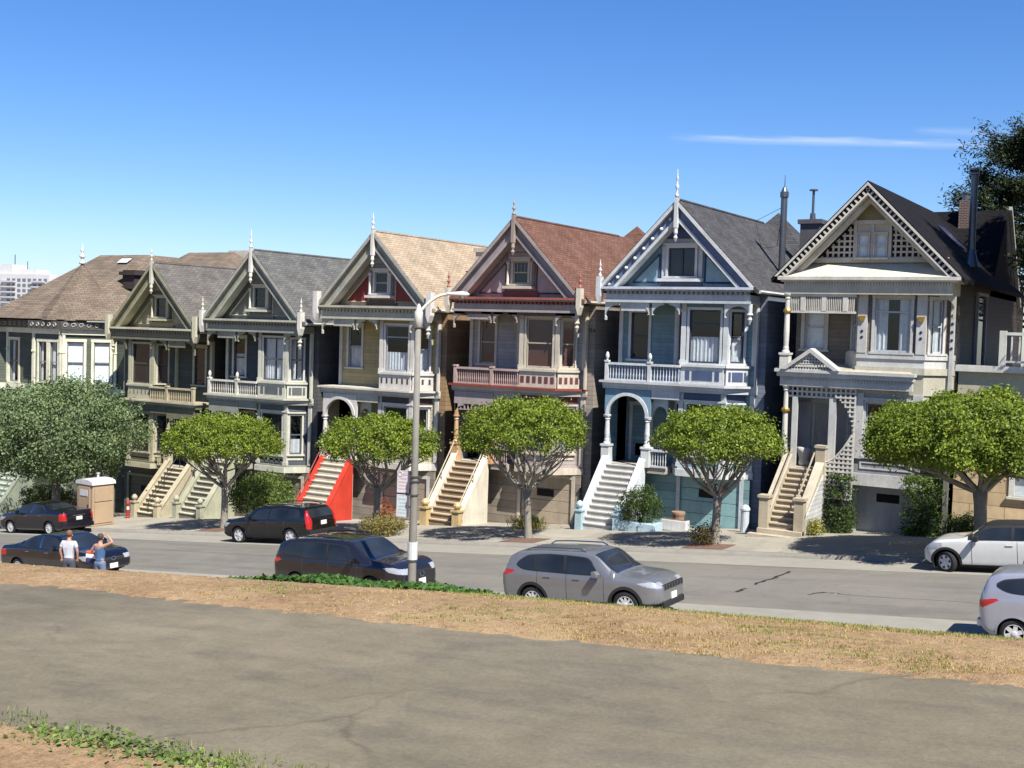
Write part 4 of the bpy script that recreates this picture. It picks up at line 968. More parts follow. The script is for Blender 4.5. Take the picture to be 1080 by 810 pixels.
# ------------------------------------------------------------------ the ground
def asphalt(name,lo,hi,scale=1.0,patch=None,streak=None,grit=False):
    m,nt,p=newmat(name)
    a=noise(nt,.35*scale,5); b=noise(nt,2.2*scale,6); g=noise(nt,140,2)
    f=math_(nt,'ADD',math_(nt,'ADD',math_(nt,'MULTIPLY',a,.45),math_(nt,'MULTIPLY',b,.35)),math_(nt,'MULTIPLY',g,.2))
    c=ramp(nt,f,[(.36,lo),(.64,hi)])
    if streak:
        t=nt.nodes.new('ShaderNodeTexCoord'); mp=nt.nodes.new('ShaderNodeMapping'); mp.inputs['Scale'].default_value=streak; nt.links.new(t.outputs['Object'],mp.inputs[0])
        s=noise(nt,1.0,6,vec=mp.outputs[0],rough=.6); c=mixc(nt,1.0,c,ramp(nt,s,[(.38,(.87,.88,.9)),(.48,(1,1,1)),(.62,(1.07,1.06,1.04))]),'MULTIPLY')
    if grit:
        c=mixc(nt,1.0,c,ramp(nt,noise(nt,32,4,rough=.7),[(.34,(.87,.87,.87)),(.5,(1,1,1)),(.66,(1.12,1.11,1.09))]),'MULTIPLY')
        v=nt.nodes.new('ShaderNodeTexVoronoi'); v.feature='DISTANCE_TO_EDGE'; v.inputs['Scale'].default_value=.55
        t=nt.nodes.new('ShaderNodeTexCoord'); nn=nt.nodes.new('ShaderNodeTexNoise'); nn.inputs['Scale'].default_value=2.5; nn.inputs['Detail'].default_value=7; nt.links.new(t.outputs['Object'],nn.inputs['Vector'])
        ad=nt.nodes.new('ShaderNodeMixRGB'); ad.inputs[0].default_value=.3; nt.links.new(t.outputs['Object'],ad.inputs[1]); nt.links.new(nn.outputs['Color'],ad.inputs[2]); nt.links.new(ad.outputs[0],v.inputs['Vector'])
        ck=ramp(nt,v.outputs['Distance'],[(.0,(.78,.77,.76)),(.012,(1,1,1))])
        c=mixc(nt,ramp(nt,noise(nt,.6,2),[(.45,(0,0,0)),(.6,(1,1,1))]),c,mixc(nt,1.0,c,ck,'MULTIPLY'))
    if patch:
        v=nt.nodes.new('ShaderNodeTexVoronoi'); v.feature='F1'; v.inputs['Scale'].default_value=patch
        t=nt.nodes.new('ShaderNodeTexCoord'); nn=nt.nodes.new('ShaderNodeTexNoise'); nn.inputs['Scale'].default_value=1.6; nn.inputs['Detail'].default_value=5; nt.links.new(t.outputs['Object'],nn.inputs['Vector'])
        ad=nt.nodes.new('ShaderNodeMixRGB'); ad.inputs[0].default_value=.35; nt.links.new(t.outputs['Object'],ad.inputs[1]); nt.links.new(nn.outputs['Color'],ad.inputs[2]); nt.links.new(ad.outputs[0],v.inputs['Vector'])
        sp=nt.nodes.new('ShaderNodeSeparateXYZ'); nt.links.new(v.outputs['Color'],sp.inputs[0])
        c=mixc(nt,1.0,c,ramp(nt,sp.outputs[0],[(.3,(.93,.93,.94)),(.75,(1.05,1.04,1.02))]),'MULTIPLY')
    nt.links.new(c,p.inputs['Base Color']); p.inputs['Roughness'].default_value=.92; p.inputs['Specular IOR Level'].default_value=.2
    h=math_(nt,'ADD',noise(nt,90,3),math_(nt,'MULTIPLY',b,.6)); bump(nt,p,h,.35,.006)
    return m
PATHM=asphalt('worn_path_asphalt',(0.106,0.091,0.063),(0.157,0.135,0.096),1.6,.8,(1.3,4.2,1),True)
ROADM=asphalt('road_asphalt',(0.121,0.112,0.095),(0.156,0.146,0.125),.8,None,(.25,1.1,1),True)
GUTM=asphalt('gutter_concrete',(0.195,0.184,0.152),(0.250,0.234,0.199),1.0)
WALKM=asphalt('pavement_concrete',(0.211,0.195,0.160),(0.297,0.277,0.230),1.0,.8)
KERBM=asphalt('kerb_concrete',(0.164,0.152,0.129),(0.234,0.219,0.191),1.5)
def dirtmat():
    m,nt,p=newmat('dry_earth')
    a=noise(nt,.9,6); b=noise(nt,9,6); g=noise(nt,70,3)
    f=math_(nt,'ADD',math_(nt,'ADD',math_(nt,'MULTIPLY',a,.4),math_(nt,'MULTIPLY',b,.35)),math_(nt,'MULTIPLY',g,.25))
    c=ramp(nt,f,[(.36,(0.156,0.098,0.052)),(.5,(0.242,0.160,0.090)),(.64,(0.312,0.223,0.129))])
    t=nt.nodes.new('ShaderNodeTexCoord'); s=nt.nodes.new('ShaderNodeSeparateXYZ'); nt.links.new(t.outputs['Object'],s.inputs[0])
    def step(o,a,b):
        q=nt.nodes.new('ShaderNodeMapRange'); q.inputs[1].default_value=a; q.inputs[2].default_value=b; nt.links.new(o,q.inputs[0]); return q.outputs[0]
    st=noise(nt,2.6,7,rough=.7); msk=math_(nt,'MULTIPLY',math_(nt,'MULTIPLY',step(s.outputs[0],2.5,6),step(s.outputs[1],-37.2,-36.2)),step(st,.45,.62)); c=mixc(nt,math_(nt,'MULTIPLY',msk,.65),c,(.26,.19,.092))
    c=mixc(nt,1.0,c,ramp(nt,noise(nt,26,4,rough=.75),[(.33,(.62,.6,.58)),(.46,(1,1,1)),(.68,(1.22,1.2,1.15))]),'MULTIPLY')
    nt.links.new(c,p.inputs['Base Color']); p.inputs['Roughness'].default_value=.95; p.inputs['Specular IOR Level'].default_value=.1
    bump(nt,p,math_(nt,'ADD',b,g),.8,.02); return m
DIRT=dirtmat()
MULCH=paint('brown_mulch',(.2,.11,.075),.95,.3,bmp=.8,scale=8)
def strip(name,xs,ys,mat,off,kind='structure',jit=0,seed=1,parent=None,tuck=None):
    rnd=np.random.RandomState(seed); V=[];F=[]
    for x in xs:
        for y in ys:
            dz=0
            if tuck: dz=-.035*max(0,1-abs(y-tuck[0])/.22*(1+.16*math.sin(x*2.3)+.12*math.sin(x*7.1+1)+.12*math.sin(x*17))) 
            V.append((x,y,gz(x,y)+off+dz+(rnd.uniform(-jit,jit) if jit else 0)))
    n=len(ys)
    for i in range(len(xs)-1):
        for j in range(n-1): F.append((i*n+j,(i+1)*n+j,(i+1)*n+j+1,i*n+j+1))
    o=npmesh(name,V,F,mat,parent,smooth=True)
    if kind: o['kind']=kind
    return o
fx=[-900,-400,-200,-120,-75]+list(np.arange(-70,46,2.0))+[60,120,300,900]
fy=[-300,-120,-70,-60,-50,-44,-42]+[-39.6,-36.42,-36]+list(np.arange(-35.4,-31.6,.2))+[-30,-26,-21.6,-19.3,-18.9,-16,-13,-10,-7.3,-6.8,-2.5,.75,16,60,160,400,1200,3000]
strip('ground',fx,fy,DIRT,-.12)
xs=list(np.arange(-70,46,1.0))
strip('road',xs,[-16.3,-13,-9.5],ROADM,.0)
strip('gutter',xs,[-18.95,-17.6,-16.3],GUTM,.004); strip('gutter',xs,[-9.5,-8.4,-7.22],GUTM,.004)
strip('pavement',xs,[-21.6,-19.2],WALKM,.0)
strip('pavement',xs,[-6.98,-4.8,-2.5,.76],WALKM,.0)
def kerb(y0,y1,yref):
    V=[];F=[]
    for x in xs:
        z=gz(x,yref)
        for (y,dz) in ((y0,-.3),(y0,.0),(y1,0.0),(y1,-.3)): V.append((x,y,z+dz+.006))
    for i in range(len(xs)-1):
        for j in range(3): F.append((i*4+j,(i+1)*4+j,(i+1)*4+j+1,i*4+j+1))
    o=npmesh('kerb',V,F,KERBM); o['kind']='structure'
kerb(-7.2,-6.985,-6.95); kerb(-19.2,-18.96,-19.1)
px_=list(np.arange(-45,40,.5)); 
strip('path',px_,list(np.arange(-39.75,-36.1,.15)),PATHM,.0)
strip('verge',list(np.arange(-32,24,.12)),list(np.arange(-36.5,-31.5,.08)),DIRT,.014,'structure',.013,3,None,(-36.5,))
strip('verge',list(np.arange(-2,20,.12)),list(np.arange(-42.98,-39.4,.08)),DIRT,.014,'structure',.01,4,None,(-39.46,))
strip('verge',list(np.arange(-70,46,1.0)),list(np.arange(-31.9,-21.9,.5))+[-21.5],DIRT,.004)
# dark tar lines in the road
TAR=paint('tar_seal',(.03,.03,.03),.6)
def crack(pts,w_=.05,seed=0):
    rnd=random.Random(seed); P=[]
    for (a,b) in zip(pts,pts[1:]):
        for k in range(6):
            t=k/6; P.append((a[0]+(b[0]-a[0])*t+rnd.uniform(-.04,.04),a[1]+(b[1]-a[1])*t+rnd.uniform(-.05,.05)))
    V=[];F=[]
    for k,(x,y) in enumerate(P):
        ww=w_*rnd.uniform(.4,1.3); V+= [(x-ww,y-ww*.3,gz(x,y)+.006),(x+ww,y+ww*.3,gz(x,y)+.006)]
        if k: F.append((2*k-2,2*k-1,2*k+1,2*k))
    o=npmesh('tar_seam',V,F,TAR); o['kind']='structure'
crack([(.88,-10.5),(.9,-12.2),(.78,-13.6)],.07,1); crack([(.75,-14.0),(.7,-14.6)],.05,2); crack([(2.9,-13.9),(3.6,-14.1),(9,-14.4)],.03,3); crack([(2.6,-14.3),(2.95,-13.8)],.06,4)
crack([(-40,-12.6),(-22,-12.3),(-8,-12.7)],.03,5); crack([(-16,-14),(-14.6,-11.5)],.03,6)
# driveway joints
for xj in (-41,-37,-33,-29.5,-26,-22.5,-18.6,-15,-11.4,-7.2,-4.4,-.6,1.6,5,9):
    V=[(xj-.012,-6.95,0),(xj+.012,-6.95,0),(xj+.012,.7,0),(xj-.012,.7,0)]; V=[(a,b,gz(a,b)+.005) for a,b,_ in V]
    o=npmesh('pavement_joint',V,[(0,1,2,3)],paint('joint_dark',(.12,.11,.09),.9)); o['kind']='structure'

# ------------------------------------------------------------------ vegetation
FIC=leafmat('ficus_leaf',(.045,.085,.009),(.24,.29,.038),.28)
OLV=leafmat('greygreen_leaf',(.05,.08,.028),(.2,.26,.13),.2)
DKG=leafmat('dark_shrub_leaf',(.025,.05,.014),(.08,.12,.03),.25)
IVY=leafmat('ivy_leaf',(.02,.055,.01),(.075,.15,.03),.25)
PINE=leafmat('pine_needle',(.012,.022,.01),(.045,.06,.022),.15)
DRY=leafmat('dry_leaf',(.2,.13,.05),(.45,.33,.15),.3)
REDF=leafmat('red_flower',(.4,.03,.02),(.6,.12,.06),.3)
BARK=paint('ficus_bark',(.3,.27,.22),.9,.25,bmp=.6,scale=6)
BARKD=paint('dark_bark',(.09,.07,.05),.9,.25,bmp=.6,scale=6)
def leaf_quads(C,rs,size,aspect=.55,out=None,seed=0,droop=.0):
    n=len(C); a=rs.normal(size=(n,3)); 
    if out is not None: a=a*.8+out*1.1
    a/=np.linalg.norm(a,axis=1)[:,None]+1e-9               # leaf normal
    b=rs.normal(size=(n,3)); b-=a*(a*b).sum(1)[:,None]; b/=np.linalg.norm(b,axis=1)[:,None]+1e-9
    c=np.cross(a,b); s=size*rs.uniform(.65,1.35,(n,1))
    V=np.stack([C-b*s*.5,C+c*s*aspect*.5+a*s*.08,C+b*s*.5,C-c*s*aspect*.5+a*s*.08],1).reshape(-1,3)
    F=np.arange(4*n).reshape(-1,4); return V,F
def blob_clumps(rs,n,shape):
    # shape(rs)-> centre, outward
    P=[];O=[]
    while len(P)<n:
        q=shape(rs)
        if q is None: continue
        P.append(q[0]); O.append(q[1])
    return np.array(P),np.array(O)
def crown(name,par,clumps,outs,per,sig,size,mat,rs,aspect=.55):
    n=len(clumps); k=rs.poisson(per,n)+2
    idx=np.repeat(np.arange(n),k); C=clumps[idx]+rs.normal(scale=sig,size=(len(idx),3))*np.array([1,1,.8])
    V,F=leaf_quads(C,rs,size,aspect,outs[idx]*.8+rs.normal(scale=.2,size=(len(idx),3)))
    return npmesh(name,V,F,mat,par)
def limb(mb,a,b,ra,rb,rs,n=5,bend=.12):
    a=np.array(a);b=np.array(b);d=b-a;L=np.linalg.norm(d); pts=[];rr=[]
    off=rs.normal(size=3)*L*bend; off[2]=abs(off[2])*-.4
    for k in range(n+1):
        t=k/n; p=a+d*t+off*math.sin(math.pi*t); pts.append(tuple(p)); rr.append(ra+(rb-ra)*t)
    mb.tube(pts,rr,6,caps=False); return pts
def street_tree(label,x,y,W,H,zc,lean=(0,0),seed=1,fork=1.75,r=.13,dense=1.0,cx=0,leaf=.1,mat=None,flat=1.0):
    rs=np.random.RandomState(seed); z0=gz(x,y)
    root=thing('street_tree',label,'tree',(x,y,z0),0,'umbrella-shaped street trees along the far kerb'); h=zc-z0       # crown centre height
    a=W/2; bt=H*.62; bb=H*.38
    m=MB(); F=(lean[0],lean[1],fork)
    m.tube([(0,0,-.25),(0,0,.06),(lean[0]*.25,lean[1]*.25,fork*.3),(lean[0]*.7,lean[1]*.7,fork*.75),F],[r*1.5,r*1.2,r,r*.95,r*1.15],10)
    tips=[]
    nl=9
    for k in range(nl):
        an=2*math.pi*(k+rs.uniform(-.25,.25))/nl; rad=a*rs.uniform(.35,.62)
        T=(cx+rad*math.cos(an),rad*math.sin(an),h-bb*.55+rs.uniform(-.1,.25)+ (a-rad)*.12)
        pts=limb(m,(F[0],F[1],F[2]-.12),T,r*.52,r*.26,rs,5,.1)
        for q in range(4):
            an2=an+rs.uniform(-.6,.6); r2=min(a*.93,rad+a*rs.uniform(.1,.42)); T2=(cx+r2*math.cos(an2),r2*math.sin(an2),h-bb*.3+rs.uniform(0,.75)*(1.05-r2/a)*bt+rs.uniform(0,.2))
            s=pts[rs.randint(2,5)]; p2=limb(m,s,T2,r*.22,r*.08,rs,4,.12)
            for w_ in range(2):
                T3=np.array(T2)+rs.normal(size=3)*np.array([.3,.3,.2])*a*.4; T3[2]+=.12; limb(m,p2[rs.randint(2,4)],T3,r*.1,r*.03,rs,3,.1)
    m.build('trunk',BARK,root,smooth=True,fixn=False)
    lump=rs.uniform(-1,1,(7,3))
    def shape(rs):
        u=rs.uniform(-1,1,2); q=math.hypot(*u)
        if q>1: return None
        wob=1+.1*sum(lump[i,0]*math.sin((i+1.5)*u[0]*2+lump[i,1]*5+u[1]*(2+i)*lump[i,2]) for i in range(7))/2
        top=bt*max(0,1-q**3.0)**.55*wob; bot=-bb*math.sqrt(max(0,1-q**3))*.75*(.55+.45*q)
        t=1-rs.uniform(0,1)**1.6
        z=bot+(top-bot)*t
        if q<.7 and t<.4 and rs.uniform()<.72: return None
        o=np.array([u[0],u[1],.35+.6*t*(1-q*.5)]); o/=np.linalg.norm(o)
        return np.array([cx+u[0]*a*wob,u[1]*a*wob,h+z]),o
    n=int(330*dense*(a/2.1)**2); C,O=blob_clumps(rs,n,shape)
    crown('crown',root,C,O,60,.14,leaf,mat or FIC,rs)
    return root
street_tree('umbrella-shaped green street tree standing in front of the dark grey house',-26.55,-5.8,4.9,2.15,-5.66,(.05,0),3,1.95,.16,1.1,-.15)
street_tree('umbrella-shaped green street tree between the red stairs and the lamp post',-18.0,-5.8,4.6,1.95,-5.0,(.05,0),5,1.85,.14)
street_tree('umbrella-shaped green street tree in front of the mauve house',-10.75,-5.8,4.75,2.35,-4.15,(-.12,0),8,1.85,.14,1.0,-.3)
street_tree('umbrella-shaped green street tree in front of the pale blue house',-3.3,-5.8,4.3,2.05,-3.82,(.06,0),13,1.8,.15,1.05,0)
street_tree('large dense green street tree beside the white hatchback on the right',5.3,-5.6,6.4,2.5,-3.3,(-.1,0),21,2.0,.2,2.3,-.3)
def round_tree(label,x,y,rx,rz,zc,mat,n=900,per=34,leaf=.14,sig=.2,seed=3,name='round_tree',tr=.22):
    rs=np.random.RandomState(seed); z0=gz(x,y); root=thing(name,label,'tree',(x,y,z0)); h=zc-z0
    m=MB(); m.tube([(0,0,-.3),(.05,0,h*.25),(0,.05,h*.5)],[tr*1.3,tr,tr*.8],9)
    for k in range(9):
        an=k*2*math.pi/9; limb(m,(0,.05,h*.42),(rx*.6*math.cos(an),rx*.6*math.sin(an),h+rs.uniform(-.4,.6)*rz),tr*.5,tr*.12,rs,5,.1)
    m.build('trunk',BARKD if name!='round_tree' else BARK,root,smooth=True,fixn=False)
    lob=rs.normal(size=(26,3)); lob/=np.linalg.norm(lob,axis=1)[:,None]
    def shape(rs):
        d=rs.normal(size=3); d/=np.linalg.norm(d)
        k=(lob@d).max(); f=.74+.32*max(0,(k-.72)/.28)
        q=rs.uniform()**.28*f
        if rs.uniform()>.25 and q<.55: return None
        return np.array([d[0]*rx*q,d[1]*rx*q,h+d[2]*rz*q]),d
    C,O=blob_clumps(rs,n,shape); crown('crown',root,C,O,per,sig,leaf,mat,rs,.5); return root
round_tree('big round grey-green tree in front of the olive corner house',-38.9,-5.2,4.3,2.55,-5.75,OLV,620,85,.15,.3,7)
def pine(label,x,y,h,seed,spread=.42,lo=.5):
    rs=np.random.RandomState(seed); z0=-8; root=thing('pine_tree',label,'tree',(x,y,z0)); m=MB()
    m.tube([(0,0,0),(.2,0,h*.5),(.1,.1,h)],[.5,.3,.05],8); C=[];O=[]
    for k in range(95):
        z=h*rs.uniform(lo,1.0); an=rs.uniform(0,6.28); L=(h*1.04-z)*spread+rs.uniform(.8,2.2); T=(L*math.cos(an),L*math.sin(an),z+L*.12)
        limb(m,(.15,0,z-.4),T,.09,.02,rs,4,.08)
        for q in range(13):
            t=rs.uniform(.3,1.05); p=np.array([T[0]*t,T[1]*t,z-.4+(T[2]-z+.4)*t])+rs.normal(size=3)*np.array([.4,.4,.22]); C.append(p); O.append(np.array([0,0,1.]))
    m.build('trunk',BARKD,root,smooth=True,fixn=False)
    crown('crown',root,np.array(C),np.array(O),46 if spread>.3 else 60,.24,.24 if spread>.3 else .34,PINE,rs,.26); return root
pine('tall dark pine tree rising behind the right-hand roofs',3.2,19,18.3,4)
pine('very tall dark conifer on the right, mostly outside the frame',9.9,2.2,23,9,spread=.22,lo=.45); pine('second tall dark conifer on the right behind the terrace, outside the frame',10.0,7.5,22,10,spread=.22,lo=.42)
def shrub(label,x,y,rx,rz,mat,seed,n=110,per=30,leaf=.09,name='shrub',zb=None,cat='shrub',sq=False,ry=None,sig=.1,lift=.0):
    rs=np.random.RandomState(seed); z0=gz(x,y) if zb is None else zb; root=thing(name,label,cat,(x,y,z0)); ry=ry or rx
    m=MB()
    for k in range(6): limb(m,(rs.uniform(-.1,.1)*rx,rs.uniform(-.1,.1)*rx,-.05),(rs.uniform(-.6,.6)*rx,rs.uniform(-.6,.6)*ry,rz*rs.uniform(.9,1.5)+lift),.03,.01,rs,3,.1)
    m.build('stem',BARKD,root,fixn=False)
    def shape(rs):
        if sq:
            d=rs.uniform(-1,1,3); k=np.abs(d).max(); d=d/k*(1 if rs.uniform()<.75 else rs.uniform(.5,1)); q=1
        else:
            d=rs.normal(size=3); d/=np.linalg.norm(d); q=rs.uniform()**.35
        return np.array([d[0]*rx*q,d[1]*ry*q,rz+lift+d[2]*rz*q]),d/np.linalg.norm(d)
    C,O=blob_clumps(rs,n,shape); C[:,2]=np.maximum(C[:,2],.05); crown('leaves',root,C,O,per,sig,leaf,mat,rs,.5); return root
shrub('big loose green shrub behind the tree trunk beside the olive stairs',-27.6,-2.2,1.6,1.15,leafmat('loose_shrub',(.05,.09,.02),(.17,.22,.06),.3),3,260,30,.12,sig=.16)
shrub('low brown-green hedge around the tree foot near the red stairs',-17.4,-6.1,1.0,.42,leafmat('brown_hedge',(.1,.09,.025),(.26,.21,.07),.25),4,120,30,.08)
shrub('round dark green bush in a pale pot stand beside the white stairs',-7.9,-1.9,.85,.75,DKG,5,170,34,.08,zb=gz(-7.9,-1.9)+.3)
shrub('small dark brown bush at the foot of the tree by the teal garage',-3.6,-6.0,.5,.38,leafmat('brown_bush',(.04,.035,.015),(.12,.09,.04),.2),6,70,28,.07)
shrub('clipped leafy column of ivy beside the lattice and garage door',-.55,-.1,.42,1.05,DKG,7,150,30,.09,sq=True,ry=.3,name='climbing_shrub')
shrub('clipped box-shaped hedge between the garage door and tan blocks',2.55,-.6,.62,1.0,leafmat('box_hedge',(.035,.07,.015),(.12,.17,.04),.25),8,230,30,.09,sq=True,ry=.4,name='hedge')
shrub('small yellow-green plant beside the cream house stairs',-1.0,-1.9,.35,.28,leafmat('yellow_plant',(.14,.14,.03),(.35,.33,.08),.3),9,40,24,.08,name='plant')
shrub('dark leafy bush under the big tree beside the corner stairs',-42.3,-3.2,1.5,.9,leafmat('bush_mix',(.05,.08,.02),(.2,.22,.06),.3),10,170,30,.11)
shrub('low bed of orange-red flowers under the big tree',-41.5,-5.2,1.0,.22,REDF,11,70,26,.09,name='flower_bed',cat='flowers',ry=.4)
shrub('pink and white flowering plant behind the portable toilet',-38.9,-4.6,.45,.5,leafmat('pink_flower',(.3,.06,.08),(.6,.4,.38),.3),12,60,24,.09,name='flowering_plant',cat='flowers')
shrub('small red-leafed plant against the red stair wall',-20.9,-1.4,.45,.6,leafmat('red_plant',(.2,.05,.02),(.4,.14,.06),.3),14,50,20,.08,name='plant')
shrub('low dark bush behind the white hatchback against the tan blocks',4.1,-1.2,.75,.4,DKG,15,90,30,.08)
def spiky(label,x,y,seed):
    rs=np.random.RandomState(seed); root=thing('spiky_plant',label,'plant',(x,y,gz(x,y))); V=[];F=[]
    for k in range(420):
        an=rs.uniform(0,6.28); L=rs.uniform(.5,1.05); el=rs.uniform(.5,1.4); b=np.array([rs.normal()*.28,rs.normal()*.2,0]); d=np.array([math.cos(an)*math.cos(el),math.sin(an)*math.cos(el),math.sin(el)]); s=np.array([-math.sin(an),math.cos(an),0])*.014
        mid=b+d*L*.6; tip=b+d*L+np.array([0,0,-.22*L]); i=len(V); V+= [b-s,b+s,mid+s,mid-s,tip]; F+=[(i,i+1,i+2,i+3),(i+3,i+2,i+4,i+4)]
    npmesh('leaves',V,[f for f in F if len(set(f))==4],leafmat('spiky_green',(.12,.15,.04),(.4,.36,.14),.3),root)
    rsb=rs; C=rsb.normal(size=(60,3))*np.array([.5,.3,.08])+np.array([0,0,.22]); crown('dry_base',root,C,np.tile([0,0,1.],(60,1)),14,.08,.09,DRY,rs,.3)
spiky('spiky yellow-green plant with orange base beside the cream stair wall',-12.6,-2.6,5)
# mulch in the tree pits
for x,lab in ((-26.6,'grey'),(-10.7,'mauve'),(-3.4,'blue')):
    V=[];F=[]
    for i in range(9):
        for j in range(7): V.append((x-.75+.19*i,-6.8+.22*j,gz(x-.75+.19*i,-6.8+.22*j)+.012+.05*math.sin(math.pi*i/8)*math.sin(math.pi*j/6)))
    for i in range(8):
        for j in range(6): F.append((i*7+j,(i+1)*7+j,(i+1)*7+j+1,i*7+j+1))
    o=npmesh('tree_pit',V,F,MULCH,smooth=True); o['kind']='structure'
# --- ground cover: ivy on the brow, dry grass, weeds, dead leaves
def blades(name,n,xf,yf,h,mat,seed,clump=None,w_=.004,dens=None):
    rs=np.random.RandomState(seed); V=[];F=[]
    while len(F)<n:
        x=rs.uniform(*xf); y=rs.uniform(*yf)
        if dens is not None and rs.uniform()>dens(x,y): continue
        z=gz(x,y)+.005
        for q in range(clump or 1):
            xx=x+rs.normal()*.025; yy=y+rs.normal()*.025; an=rs.uniform(0,6.28); L=h*rs.uniform(.5,1.4); ln=rs.uniform(.1,.9); s=(-math.sin(an)*w_,math.cos(an)*w_)
            tx,ty=xx+math.cos(an)*L*ln,yy+math.sin(an)*L*ln; i=len(V)
            V+= [(xx-s[0],yy-s[1],z),(xx+s[0],yy+s[1],z),(tx+s[0]*.3,ty+s[1]*.3,z+L*(1-ln*.55)),(tx-s[0]*.3,ty-s[1]*.3,z+L*(1-ln*.55))]; F.append((i,i+1,i+2,i+3))
    o=npmesh(name,V,F,mat); o['kind']='stuff'; return o
def nz2(x,y,s,k):
    return .5+.25*(math.sin(x*s+k+1.3*math.sin(y*s*.8+k))+math.sin(y*s*1.3+2*k+1.1*math.sin(x*s*.7)))
STRAW=leafmat('dry_grass_blade',(.22,.15,.06),(.5,.38,.17),.3)
GRN=leafmat('green_grass_blade',(.09,.13,.03),(.27,.31,.09),.35)
def edge(x): return 1.0
def d_dry(x,y):
    right=min(1,max(0,(x-4.2)/2.0))
    if y<-36.25+.12*math.sin(x*5)+.1*math.sin(x*2.1): return 0
    return (.12+.88*right)*max(.05,nz2(x,y,1.7,.4)-.15)*1.1
blades('dry_grass',70000,(-6,15),(-36.4,-33.2),.024,STRAW,1,6,.0035,d_dry)
blades('brow_grass',24000,(-6,17),(-34.4,-32.6),.035,GRN,2,5,.004,lambda x,y:.9 if (x>3.5 and nz2(x,y,2.3,1.0)>.35) else .03)
blades('green_grass',9000,(3,15),(-36.3,-33.8),.025,GRN,5,6,.004,lambda x,y: 1 if nz2(x,y,2.1,2.2)>.72 else .02)
def cover(name,n,pts,h,leaf,mat,seed,aspect=.8):
    rs=np.random.RandomState(seed); C=[]
    while len(C)<n:
        x,y,hh=pts(rs)
        C.append((x,y,gz(x,y)+rs.uniform(.01,1)*hh))
    V,F=leaf_quads(np.array(C),rs,leaf,aspect,np.tile([0,-.3,1.],(n,1))); o=npmesh(name,V,F,mat); o['kind']='stuff'; return o
def ivy_pts(rs):
    while True:
        x=rs.uniform(1.5,4.75); y=rs.uniform(-34.2,-32.7)
        t=(x-1.5)/3.25; prof=max(.0,math.sin(min(1,t*1.1)*math.pi*.95))**.5
        if rs.uniform()<prof*max(.2,nz2(x,y,2.5,1.7)): return x,y,.03+.13*prof*nz2(x,y,3.3,.2)
cover('ivy',8000,ivy_pts,.2,.06,IVY,4)
def weed_pts(rs):
    while True:
        x=rs.uniform(5.4,9.6); y=-39.62+rs.normal()*.09-.0*x
        if nz2(x,0,3.1,.6)>.5 or x>8.6: return x,y,.01+.045*nz2(x,y,4,1)
cover('weeds',2300,weed_pts,.1,.03,leafmat('weed_leaf',(.06,.1,.02),(.22,.28,.08),.3),6)
blades('weed_grass',1100,(5.0,9.8),(-39.75,-39.4),.04,GRN,7,4,.003,lambda x,y:.7 if nz2(x,y,2.6,.9)>.4 else .1)
def litter_pts(rs): return rs.uniform(-4,15),rs.uniform(-36.2,-33.5),.015
cover('leaf_litter',900,litter_pts,.02,.035,DRY,8)

# ------------------------------------------------------------------ cars: a lofted shell split into body, glass and lamps
TYRE=paint('tyre_rubber',(.018,.018,.018),.85); ALLOY=paint('alloy_rim_paint',(.85,.85,.85),.35,.08,.25); CARBLK=paint('black_plastic',(.02,.02,.021),.6); CHROME=paint('chrome',(.75,.75,.76),.12,.04,1.0)
REDL=paint('red_lamp',(.5,.015,.012),.15,.1,coat=1); CLRL=paint('clear_lamp',(.5,.52,.55),.1,.08,.2,coat=1); AMB=paint('amber_lamp',(.75,.2,.03),.2,coat=1); PLATE=paint('plate_white',(.8,.8,.78),.5,.04)
CGLASS=glass_dark('car_glass',(.014,.018,.024),.4)
def carpaint(name,col,metal=.0,rough=.32):
    return paint(name,col,rough,.05,metal,.5,0,.7,coat=.8)
def pch(pts,x):
    # monotone cubic through the points
    xs=[p[0] for p in pts]; ys=[p[1] for p in pts]
    if x<=xs[0]: return ys[0]
    if x>=xs[-1]: return ys[-1]
    n=len(xs); d=[(ys[i+1]-ys[i])/(xs[i+1]-xs[i]) for i in range(n-1)]
    def sl(i):
        if i==0: return d[0]
        if i==n-1: return d[-1]
        if d[i-1]*d[i]<=0: return 0
        return 2*d[i-1]*d[i]/(d[i-1]+d[i])
    for i in range(n-1):
        if x<=xs[i+1]:
            h=xs[i+1]-xs[i]; t=(x-xs[i])/h
            return (2*t**3-3*t*t+1)*ys[i]+(t**3-2*t*t+t)*h*sl(i)+(-2*t**3+3*t*t)*ys[i+1]+(t**3-t*t)*h*sl(i+1)
def inpoly(x,y,P):
    c=False; n=len(P); j=n-1
    for i in range(n):
        if (P[i][1]>y)!=(P[j][1]>y) and x<(P[j][0]-P[i][0])*(y-P[i][1])/(P[j][1]-P[i][1])+P[i][0]: c=not c
        j=i
    return c
